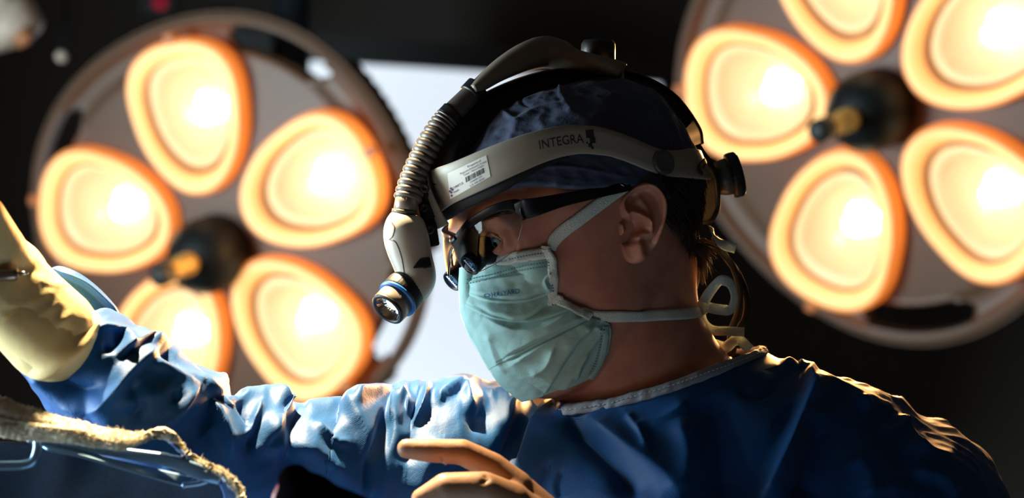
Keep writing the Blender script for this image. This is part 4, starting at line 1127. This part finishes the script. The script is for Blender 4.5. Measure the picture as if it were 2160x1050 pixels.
# skirt of the gown, falling to the shins
cen = np.array([hip[0], hip[1]])
for z, k in ((0.85, 1.0), (0.55, 1.12), (0.30, 1.22)):
    a = np.linspace(0, 2 * math.pi, 12, endpoint=False) + math.pi * 1.17
    LOOPS = np.concatenate([LOOPS, np.stack([cen[0] + 0.21 * k * np.cos(a), cen[1] + 0.16 * k * np.sin(a), np.full(12, z)], -1)[None]])
NU = 420
loops = np.array([catmull(l, NU, True) for l in LOOPS])
dense = catmull(loops, 10 * 40 + 1)
keep = np.r_[0:6 * 40 + 1, 6 * 40 + 4:10 * 40 + 1:6]
dense = dense[keep]
gv = dense.reshape(-1, 3); gf = grid_faces(len(dense), NU, False, True)
gn = vert_normals(gv, gf)
mid_i = 100 * NU + 90
if gn[mid_i] @ FWD > 0: gn = -gn; gf = [q[::-1] for q in gf]
for poly, w, h, soft in (([(1688, 800), (1700, 850), (1668, 930), (1632, 1000), (1600, 1060)], 16, 15, 55), ([(1735, 860), (1720, 930), (1700, 1000), (1690, 1060)], 40, -16, 40),
                         ([(1644, 776), (1672, 772), (1698, 776), (1712, 800)], 12, 8, 20), ([(1705, 838), (1738, 820), (1776, 822), (1808, 845), (1830, 880)], 12, 9, 40),
                         ([(1845, 905), (1875, 915), (1915, 900)], 14, 8, 30), ([(1790, 835), (1840, 860), (1880, 870)], 8, 5, 20), ([(1900, 940), (1960, 950), (2010, 975)], 14, 7, 30),
                         ([(1930, 985), (1990, 1010), (2020, 1050)], 14, 6, 22),
                         ([(1168, 835), (1150, 880), (1135, 930), (1110, 1010), (1095, 1060)], 18, 13, 34), ([(1196, 870), (1230, 920), (1290, 980), (1340, 1050)], 26, -11, 30),
                         ([(1240, 880), (1320, 940), (1400, 1000), (1440, 1060)], 40, 9, 40), ([(1150, 975), (1135, 1010), (1128, 1050)], 7, -6, 12), ([(1180, 990), (1172, 1020), (1176, 1050)], 5, -4, 8),
                         ([(1320, 870), (1345, 900), (1365, 940)], 12, 4, 14), ([(1340, 890), (1400, 880), (1450, 850)], 14, 3, 18), ([(1560, 800), (1570, 830), (1610, 835), (1650, 800)], 7, -3, 10),
                         ([(1500, 830), (1520, 930), (1530, 1050)], 50, -9, 50), ([(1430, 880), (1450, 960), (1440, 1050)], 34, 6, 40), ([(1800, 960), (1830, 1010), (1840, 1050)], 30, 8, 36)):
    gv = fold(gv, gn, poly, w, h, soft)
rowi = np.repeat(np.arange(len(dense)), NU)
amp = np.clip((rowi - 30) / 60, 0, 1)
gpx = to_px(gv)
shoulder = np.exp(-((gpx[:, 0] - 1950) / 190) ** 2) * np.clip((1080 - gpx[:, 1]) / 100, 0, 1)
gv = gv + gn * ((amp * (2.0 * wob(gv, 0.20, 31, 1) + 0.7 * (1 - 2 * np.abs(wob(gv, 0.11, 32, 1))) + 0.18 * (1 - 2 * np.abs(wob(gv, 0.03, 33, 1)))) + shoulder * (3.2 * (1 - 2 * np.abs(wob(gv, 0.09, 36, 1))) + 0.5 * (1 - 2 * np.abs(wob(gv, 0.03, 37, 1)))))* MM)[:, None]
gown = MB(); gown.add(gv, gf)

# sleeve of the reaching arm: rings between an upper and a lower silhouette
ST = [((1190, 845), (1190, 1290), 60, 105), ((1120, 818), (1090, 1310), 55, 105), ((1070, 808), (1030, 1310), 45, 104), ((1010, 795), (970, 1290), 38, 102), ((950, 793), (910, 1270), 30, 98), ((890, 803), (850, 1245), 20, 94), ((820, 812), (770, 1215), 8, 90),
      ((755, 826), (690, 1195), -8, 86), ((700, 846), (620, 1175), -22, 82), ((640, 838), (550, 1150), -35, 80), ((575, 822), (475, 1115), -48, 77), ((520, 816), (400, 1075), -60, 74), ((478, 806), (330, 1040), -72, 72),
      ((430, 762), (255, 990), -84, 69), ((370, 726), (185, 935), -95, 66), ((315, 700), (120, 878), -104, 62), ((265, 672), (62, 815), -112, 58), ((225, 650), (28, 752), -118, 52), ((205, 652), (30, 735), -122, 44), ((170, 655), (20, 715), -128, 36)]
NS = 150; nst = 40 * (len(ST) - 1) // 2 + 1
TOPS = [(1190, 845), (1150, 830), (1110, 818), (1085, 808), (1060, 806), (1035, 806), (1015, 797), (990, 791), (960, 790), (935, 797), (905, 802), (885, 800), (868, 806), (850, 806), (832, 816), (805, 814), (780, 812), (755, 816), (738, 828), (728, 846), (700, 845),
        (660, 846), (632, 848), (612, 842), (600, 830), (575, 826), (550, 820), (530, 814), (512, 820), (498, 832), (485, 846), (479, 815), (474, 786), (455, 780), (430, 764), (400, 742), (372, 724), (348, 712), (330, 712), (308, 698), (285, 690), (268, 674), (245, 660), (225, 650), (205, 652), (170, 655)]
nst = (len(TOPS) - 1) * 9 + 1
tx = np.array([p[0] for p in TOPS], float); sx_ = np.array([s[0][0] for s in ST], float)[::-1]
bot = np.stack([np.interp(tx, sx_, np.array([f(s) for s in ST], float)[::-1]) for f in (lambda s: s[1][0], lambda s: s[1][1], lambda s: s[2], lambda s: s[3])], -1)
tops = catmull(np.array([W(*p, d) for p, d in zip(TOPS, bot[:, 2])]), nst); bots = catmull(np.array([W(x, y, d) for x, y, d, k in bot]), nst); thk = catmull(bot[:, 3:4], nst)[:, 0]
a = np.linspace(0, 2 * math.pi, NS, endpoint=False); rings = []
for i in range(nst):
    c_ = (tops[i] + bots[i]) / 2; e_ = (tops[i] - bots[i]) / 2
    sq = lambda x, p: np.sign(x) * np.abs(x) ** p
    rings.append(c_ + sq(np.cos(a), 0.92)[:, None] * e_ - np.sin(a)[:, None] * FWD * thk[i] * MM)
sv = np.array(rings).reshape(-1, 3); sf = grid_faces(nst, NS, False, True); sn = vert_normals(sv, sf)
i_ = (nst // 2) * NS + NS // 4
if sn[i_] @ FWD > 0: sn = -sn; sf = [q[::-1] for q in sf]
for poly, w, h, soft in (([(478, 790), (472, 830), (460, 870), (488, 950)], 10, 13, 20), ([(300, 770), (400, 800), (470, 830)], 14, 9, 26), ([(240, 750), (300, 720), (350, 712)], 11, 9, 18),
                         ([(190, 860), (230, 830), (265, 790), (330, 740)], 12, 10, 22), ([(200, 872), (290, 895), (350, 890), (400, 840)], 10, 8, 16), ([(270, 810), (290, 850), (280, 870)], 14, -7, 14), ([(355, 830), (365, 850)], 12, -6, 12),
                         ([(340, 730), (390, 770), (430, 800)], 16, -9, 16), ([(200, 690), (260, 700), (280, 740)], 9, 8, 14), ([(220, 740), (250, 720), (262, 690)], 12, -8, 12),
                         ([(500, 840), (530, 900), (520, 950)], 9, -7, 20), ([(530, 820), (585, 835), (600, 870), (570, 900), (556, 935)], 11, 11, 18), ([(548, 850), (530, 890), (515, 925)], 5, 6, 10),
                         ([(610, 840), (612, 900), (606, 960), (605, 1050)], 14, -10, 20), ([(640, 850), (690, 850), (730, 850)], 16, 7, 24), ([(735, 832), (740, 870), (765, 930), (780, 1050)], 10, 8, 34),
                         ([(745, 840), (790, 830), (830, 820)], 12, 9, 18), ([(812, 860), (800, 920), (776, 980), (770, 1040)], 9, -11, 24), ([(840, 820), (830, 850), (822, 890)], 8, 8, 14), ([(845, 815), (862, 845), (858, 860)], 6, 6, 9),
                         ([(905, 810), (890, 850), (874, 885)], 6, 8, 10), ([(880, 840), (870, 900), (860, 980)], 22, -8, 30), ([(920, 850), (960, 820), (990, 800)], 6, 7, 26),
                         ([(985, 800), (990, 850), (1015, 870)], 11, 7, 16), ([(1030, 830), (1050, 820), (1080, 830)], 14, 7, 20), ([(1025, 850), (1010, 880), (1000, 900)], 18, -8, 18), ([(1090, 825), (1080, 870), (1065, 900)], 20, 6, 22),
                         ([(190, 868), (300, 835), (440, 838)], 45, 10, 45), ([(560, 950), (650, 960), (740, 1010)], 12, 8, 40), ([(660, 900), (700, 930), (740, 940)], 7, 5, 12), ([(1120, 870), (1090, 930), (1050, 1000), (1040, 1050)], 30, -18, 30),
                         ([(940, 930), (900, 980), (880, 1050)], 30, 8, 40), ([(690, 1000), (750, 1030), (790, 1060)], 18, 6, 30), ([(100, 800), (160, 830), (220, 820)], 14, -6, 20), ([(60, 790), (120, 850), (180, 870)], 18, 5, 22)):
    sv = fold(sv, sn, poly, w * 1.2, h * 0.95, soft * 1.2)
sv = sv + sn * ((2.5 * wob(sv, 0.12, 41, 1) + 1.6 * (1 - 2 * np.abs(wob(sv, 0.09, 42, 1))) + 0.3 * (1 - 2 * np.abs(wob(sv, 0.03, 43, 1)))) * MM)[:, None]
gown.add(sv, sf)
# loose fold of the sleeve standing up behind the glove
FL = [((265, 690), (180, 740), -104, 7), ((252, 662), (160, 720), -102, 8), ((230, 630), (130, 690), -100, 8), ((200, 600), (105, 650), -100, 8), ((164, 574), (90, 620), -101, 7), ((128, 561), (88, 596), -102, 5), ((104, 566), (92, 582), -103, 3)]
t2 = catmull(np.array([W(*s[0], s[2]) for s in FL]), 50); b2 = catmull(np.array([W(*s[1], s[2]) for s in FL]), 50); k2 = catmull(np.array([s[3] for s in FL], float).reshape(-1, 1), 50)[:, 0]
rg = [(t2[i] + b2[i]) / 2 + np.cos(a)[:, None] * (t2[i] - b2[i]) / 2 - np.sin(a)[:, None] * FWD * k2[i] * MM for i in range(50)]
fv, ff_ = lofted(np.array(rg)); fn = vert_normals(fv, ff_)
if fn[25 * NS + NS // 4] @ FWD > 0: fn = -fn; ff_ = [q[::-1] for q in ff_]
fv = fold(fv, fn, [(120, 572), (180, 600), (230, 645), (250, 672)], 5, 4, 8)
gown.add(fv, ff_)
# sleeve of the other arm: down to the elbow and forward to the lower hand
P_ = catmull(np.array([SH_L + RIGHT * 0.005, W(1880, 1280, -20), EL_L + UP * 0.02, (EL_L + WR_L) / 2, WR_L + (EL_L - WR_L) * 0.12]), 70)
rad = catmull(np.array([0.062, 0.066, 0.070, 0.066, 0.05]).reshape(-1, 1), 70)[:, 0]
tv, tf = tube(P_, rad, 60, False); tn = vert_normals(tv, tf)
tv = tv + tn * ((3 * wob(tv, 0.08, 51, 2) + 2 * (1 - 2 * np.abs(wob(tv, 0.05, 52, 2)))) * MM)[:, None]
gown.add(tv, tf)
go = gown.build('surgical_gown', M_gown, surgeon)
sd = go.modifiers.new('thickness', 'SOLIDIFY'); sd.thickness = 0.0006; sd.offset = -1
# neck binding: a band round the neck opening with a line of stitches
n0 = 40
rr3 = []
for t, lift in ((0.0, -1.5), (0.0, 1.2), (0.2, 2.0), (0.5, 2.2), (0.8, 2.0), (1.0, 1.4), (1.0, -0.5)):
    base = catmull(loops[:3], 81)[int(round(t * 36))]
    nrm_ = gn[int(round(t * 36)) * NU:(int(round(t * 36)) + 1) * NU]
    w_ = wob(base, 0.012, 61, 1) * 0.6
    rr3.append(base + nrm_ * ((lift + w_) * MM)[:, None])
bd_v = np.array(rr3).transpose(1, 0, 2)
vb, fb = lofted(np.concatenate([bd_v, bd_v[:1]]), False)
nb = mesh_obj('neck_binding', vb, fb, M_trim, go); recalc(nb)
mb = MB(); line = catmull(loops[:3], 81)[24]; nrm_ = gn[24 * NU:25 * NU]
for k in range(0, NU - 3, 4):
    mb.add(*tube(np.array([line[k] + nrm_[k] * 0.0026, line[k + 1] + nrm_[k + 1] * 0.0030, line[k + 3] + nrm_[k + 3] * 0.0026]), 0.00035, 5))
mb.build('stitching', M_thread, nb, kind='stuff')

# ------------------------------------------------------------------ gloves
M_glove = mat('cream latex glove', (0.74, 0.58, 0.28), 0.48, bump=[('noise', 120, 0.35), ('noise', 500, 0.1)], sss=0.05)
g1 = MB()
capsule_chain(g1, [W(108, 704, -154), W(56, 652, -160), W(0, 606, -164)], [0.034, 0.0325, 0.0345])
capsule_chain(g1, [W(0, 600, -158), W(-70, 560, -165), W(-120, 540, -172)], [0.0355, 0.040, 0.036])
capsule_chain(g1, [W(25, 575, -170), W(-5, 520, -185), W(-30, 455, -200), W(-70, 400, -210)], [0.020, 0.0185, 0.014, 0.011])      # thumb
for k, (ex, ey, bx_, by_) in enumerate(((-230, 470, -330, 500), (-250, 530, -350, 580), (-240, 590, -330, 650), (-215, 640, -290, 700))):
    capsule_chain(g1, [W(-120, 510 + k * 32, -175), W(ex, ey, -190), W(bx_, by_, -180), W(bx_ - 20, by_ + 60, -165)], [0.0125, 0.0105, 0.0095, 0.0085])
gv1, gf1 = fuse(g1, 0.0022, 6)
gn1 = vert_normals(gv1, gf1)
for poly, w, h, soft in (([(60, 720), (110, 700), (150, 660)], 7, 3.0, 10), ([(90, 735), (130, 715), (160, 690)], 6, -3.0, 9), ([(30, 690), (80, 670), (120, 640)], 8, 2.2, 12), ([(100, 700), (140, 690)], 7, -3.2, 8), ([(0, 640), (60, 640), (120, 610)], 9, 2.0, 12),
                         ([(0, 560), (40, 560), (90, 575)], 8, -2.5, 10), ([(80, 590), (110, 600), (140, 600)], 6, 1.8, 8)):
    gv1 = fold(gv1, gn1, poly, w * 1.3, h * 0.5, soft * 1.3)
gl1 = mesh_obj('glove', gv1, gf1, M_glove, surgeon)
gl1['label'] = 'cream latex glove on the raised reaching hand'
# rolled cuff of the raised glove
ca_, cb_ = W(178, 656, -150), W(44, 762, -150); cm_ = (ca_ + cb_) / 2; ce = (ca_ - cb_) / 2
dirv = W(118, 690, -140) - W(0, 600, -158); dirv /= np.linalg.norm(dirv)
thd = np.cross(dirv, ce / np.linalg.norm(ce)); thd /= np.linalg.norm(thd)
a = np.linspace(0, 2 * math.pi, 64, endpoint=False)
rgs = []
for s_, z in ((0.90, -40), (0.98, -22), (1.02, -8), (1.05, 0), (1.09, 4), (1.12, 8), (1.09, 12), (1.02, 12), (0.96, 8)):
    wv = 1 + 0.02 * np.sin(a * 5 + z * 0.2)
    rgs.append(cm_ + (np.cos(a) * wv)[:, None] * ce * s_ + (np.sin(a) * wv)[:, None] * thd * 0.0385 * s_ + dirv * z * MM)
cu = mesh_obj('cuff', *lofted(np.array(rgs), False), M_glove, gl1); recalc(cu)
# lower hand
g2 = MB(); hd_ = -165
idx = [(1085, 1030, hd_), (1040, 985, hd_ - 2), (975, 953, hd_ - 6), (905, 950, hd_ - 8), (858, 946, hd_ - 8)]
capsule_chain(g2, [W(*p) for p in idx], [0.0135, 0.0100, 0.0090, 0.0083, 0.0070])
capsule_chain(g2, [W(1075, 1060, hd_ - 22), W(1020, 1030, hd_ - 30), W(940, 1030, hd_ - 34), W(890, 1052, hd_ - 34)], [0.0145, 0.0118, 0.0108, 0.0075])   # thumb
for k, (dy, dd) in enumerate(((40, 14), (85, 26), (125, 36))):
    capsule_chain(g2, [W(1095 + k * 6, 1065 + dy, hd_ + dd), W(1000 + k * 20, 1080 + dy, hd_ + dd - 20), W(985 + k * 22, 1150 + dy, hd_ + dd - 26), W(1040 + k * 16, 1180 + dy, hd_ + dd - 18)], [0.0135, 0.0098, 0.0088, 0.0075])
for p, q in (((1095, 1050, hd_ + 4), (1190, 1150, hd_ + 6)), ((1100, 1105, hd_ + 16), (1200, 1175, hd_ + 10)), ((1106, 1160, hd_ + 26), (1215, 1200, hd_ + 14)), ((1075, 1065, hd_ - 18), (1180, 1160, hd_ - 4))):
    capsule_chain(g2, [W(*p), W(*q)], [0.0160, 0.0215])
capsule_chain(g2, [W(1195, 1170, hd_ + 4), WR_L, WR_L + (EL_L - WR_L) * 0.25], [0.030, 0.030, 0.034])
gv2, gf2 = fuse(g2, 0.0016, 5)
gn2 = vert_normals(gv2, gf2)
for poly, w, h in (([(925, 985), (932, 972), (926, 962)], 3.5, -2.0), ([(936, 985), (940, 975)], 3.0, 1.6), ([(1020, 1000), (1030, 1010), (1015, 1018)], 6, -2.0)):
    gv2 = fold(gv2, gn2, poly, w, h)
M_glove2 = mat('shade-darkened tan latex', (0.27, 0.14, 0.08), 0.5, bump=[('noise', 300, 0.2)], sss=0.08)  # tan latex, darkened further to put the hand's shade into the colour
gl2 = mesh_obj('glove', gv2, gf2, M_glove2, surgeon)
gl2['label'] = 'shade-darkened tan glove on the lower hand with pointing finger'

# ------------------------------------------------------------------ instrument in the raised hand
ins = thing('surgical_instrument', 'slim steel instrument gripped in the raised gloved hand', 'instrument', W(0, 580, -196))
M_steel = mat('brushed steel', (0.34, 0.27, 0.23), 0.28, metal=0.9)
mesh_obj('shaft', *tube(P3([(-260, 560, -192), (-60, 575, -196), (0, 580, -198), (30, 579, -198), (38, 578, -198)]), np.array([2.5, 3.4, 4.4, 4.2, 3.0]) * MM, 20), M_steel, ins)
mesh_obj('tip', *tube(P3([(34, 577, -199), (50, 576, -200), (60, 576, -200)]), np.array([1.6, 1.4, 0.6]) * MM, 12), M_chrome, ins)

# ------------------------------------------------------------------ towel, tray and drape at the lower left
M_towel = mat('cream terry towel', (0.60, 0.53, 0.40), 0.95, bump=[('noise', 600, 0.8), ('noise', 150, 0.5)], sheen=0.3)
M_under = mat('blue towel backing', (0.08, 0.19, 0.52), 0.8, bump=[('noise', 700, 0.6)])
M_tray = mat('polished steel tray', (0.17, 0.29, 0.45), 0.28, metal=0.7)
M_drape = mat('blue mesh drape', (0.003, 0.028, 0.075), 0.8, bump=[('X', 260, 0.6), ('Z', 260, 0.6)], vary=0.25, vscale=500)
TU = [(-60, 818), (0, 836), (60, 856), (150, 882), (240, 904), (285, 912), (322, 907), (352, 909), (372, 924), (402, 957), (440, 976), (474, 990), (500, 1012), (514, 1036), (516, 1070)]
TL = [(-60, 912), (0, 921), (60, 930), (150, 936), (210, 945), (258, 950), (290, 938), (322, 917), (356, 917), (392, 958), (432, 984), (466, 1000), (490, 1022), (505, 1044), (508, 1075)]
td = [-210, -212, -214, -216, -216, -216, -212, -206, -200, -200, -204, -208, -210, -212, -214]
tu_ = catmull(np.array([W(*p, d) for p, d in zip(TU, td)]), 220); tl_ = catmull(np.array([W(*p, d - 10) for p, d in zip(TL, td)]), 220)
nt_w = 26; tt3 = np.linspace(0, 1, nt_w)[:, None, None]
TG = tu_[None] * (1 - tt3) + tl_[None] * tt3 - FWD * (np.sin(tt3 * math.pi) * 0.006)
tpts = TG.reshape(-1, 3); tfs = grid_faces(nt_w, 220); tnn = vert_normals(tpts, tfs)
if tnn[100] @ FWD > 0: tnn = -tnn; tfs = [q[::-1] for q in tfs]
tpts = tpts + tnn * ((0.9 * wob(tpts, 0.02, 71, 2) + 0.5 * wob(tpts, 0.004, 72, 2)) * MM)[:, None]
for poly, w, h in (([(-20, 872), (60, 885), (130, 896)], 5, -2.5), ([(0, 890), (40, 892)], 4, -2.0), ([(60, 900), (140, 905), (200, 915)], 8, 1.2)):
    tpts = fold(tpts, tnn, poly, w, h)
towel = thing('surgical_towel', 'cream towel with fuzzy edge draped over the steel tray rim', 'towel', W(230, 1060, -205))
two = mesh_obj('hem', tpts, tfs, M_towel, towel); sd = two.modifiers.new('thickness', 'SOLIDIFY'); sd.thickness = 0.0035; sd.offset = -1
# fuzz on the towel
mb = MB()
for k in range(6000):
    i = rng.integers(0, len(tpts)); p = tpts[i]
    edgey = (i // 220) in (0, nt_w - 1) 
    ln = rng.uniform(0.6, 1.6) * (1.2 if edgey else 1.0)
    if rng.uniform() < 0.008: ln *= 3
    d = tnn[i] * rng.uniform(0.5, 1) + UP * rng.uniform(-0.4, 0.9) + RIGHT * rng.normal() * 0.5; d /= np.linalg.norm(d)
    p = p + RIGHT * rng.normal() * 0.0008
    e2_ = d + RIGHT * rng.normal() * 0.5 + UP * rng.normal() * 0.5; e2_ /= np.linalg.norm(e2_)
    mb.add(*tube(np.array([p, p + d * ln * 0.5 * MM, p + (d * 0.5 + e2_ * 0.5) * ln * MM]), np.array([0.22, 0.18, 0.07]) * MM, 3, False))
mb.build('fuzz', M_towel, towel, kind='stuff')
# the towel's blue underside, turning down in front
UL = [(330, 918), (352, 925), (376, 945), (410, 972), (446, 1000), (470, 1030), (476, 1070), (478, 1130)]
UU = [(334, 913), (360, 915), (388, 946), (424, 976), (462, 998), (492, 1024), (507, 1046), (510, 1130)]
uu_ = catmull(np.array([W(*p, -206) for p in UU]), 80); ul_ = catmull(np.array([W(*p, -214) for p in UL]), 80)
t4 = np.linspace(0, 1, 14)[:, None, None]; UG = uu_[None] * (1 - t4) + ul_[None] * t4
und = mesh_obj('underside', (UG.reshape(-1, 3)), grid_faces(14, 80), M_under, towel); sd = und.modifiers.new('thickness', 'SOLIDIFY'); sd.thickness = 0.0015
# steel tray: a rolled rim, a sloping blade and a wire handle
tray = thing('steel_tray', 'polished steel tray rim jutting out beneath the cream towel', 'tray', W(250, 1100, -205))
mesh_obj('rim', *flat_tube(P3([(60, 925, -204), (150, 940, -204), (260, 955, -206), (360, 972, -210), (430, 998, -214), (465, 1012, -214)]), [2.6, 3.0, 3.6, 4.6, 5.4, 3.6], [3, 3, 3.4, 3.8, 4, 3], 70, UP), M_tray, tray)
BU = [(85, 936), (160, 950), (260, 972), (340, 990), (412, 1006)]; BL = [(100, 945), (180, 962), (270, 990), (345, 1013), (385, 1024)]
bu = catmull(P3([(x, y, -207) for x, y in BU]), 50); bl = catmull(P3([(x, y, -212) for x, y in BL]), 50)
BG = bu[None] * (1 - np.linspace(0, 1, 8)[:, None, None]) + bl[None] * np.linspace(0, 1, 8)[:, None, None]
bo2 = mesh_obj('blade', BG.reshape(-1, 3), grid_faces(8, 50), M_tray, tray); sd = bo2.modifiers.new('thickness', 'SOLIDIFY'); sd.thickness = 0.002
mesh_obj('lip_wire', *tube(catmull(P3([(385, 1024, -213), (425, 1018, -214), (450, 1006, -214), (444, 998, -214)]), 30), 0.0022, 12), M_tray, tray)
hw = catmull(P3([(80, 930, -216), (79, 950, -217), (70, 972, -218), (52, 980, -218), (20, 982, -218), (-60, 982, -218)]), 60)
mesh_obj('wire_handle', *tube(hw, 0.0034, 16), M_tray, tray)
# blue drape hanging below the tray
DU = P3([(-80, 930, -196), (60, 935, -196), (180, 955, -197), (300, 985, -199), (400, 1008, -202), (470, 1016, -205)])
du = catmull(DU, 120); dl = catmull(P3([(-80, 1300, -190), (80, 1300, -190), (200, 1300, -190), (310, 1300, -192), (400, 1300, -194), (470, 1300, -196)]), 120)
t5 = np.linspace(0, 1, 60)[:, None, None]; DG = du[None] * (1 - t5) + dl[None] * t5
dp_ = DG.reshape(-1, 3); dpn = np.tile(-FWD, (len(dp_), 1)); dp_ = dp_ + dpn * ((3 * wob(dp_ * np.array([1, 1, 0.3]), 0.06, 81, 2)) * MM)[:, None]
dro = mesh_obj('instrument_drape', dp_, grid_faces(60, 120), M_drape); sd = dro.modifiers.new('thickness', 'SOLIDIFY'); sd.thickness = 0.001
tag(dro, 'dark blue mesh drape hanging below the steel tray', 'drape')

# ------------------------------------------------------------------ dark object low in the foreground
grip = thing('dark_object', 'dark rounded instrument grip with dull red edge below the pointing finger', 'instrument grip', W(650, 1150, -330))
M_objblack = mat('matt black body', (0.002, 0.0015, 0.002), 0.9, spec=0.0); M_objred = mat('dull red rim', (0.22, 0.02, 0.015), 0.5)
gg = MB(); capsule_chain(gg, [W(622, 1014, -330), W(650, 1070, -330), W(720, 1200, -320)], [0.011, 0.022, 0.026]); capsule_chain(gg, [W(640, 1025, -330), W(720, 1062, -325), W(820, 1110, -315)], [0.008, 0.010, 0.012])
mesh_obj('object_body', *fuse(gg, 0.0022, 6), M_objblack, grip)
gr_ = MB(); capsule_chain(gr_, [W(606, 1012, -326), W(592, 1045, -326), W(584, 1090, -326), W(590, 1200, -322)], [0.004, 0.0055, 0.006, 0.008])
mesh_obj('red_edge', *fuse(gr_, 0.0014, 4), M_objred, grip)
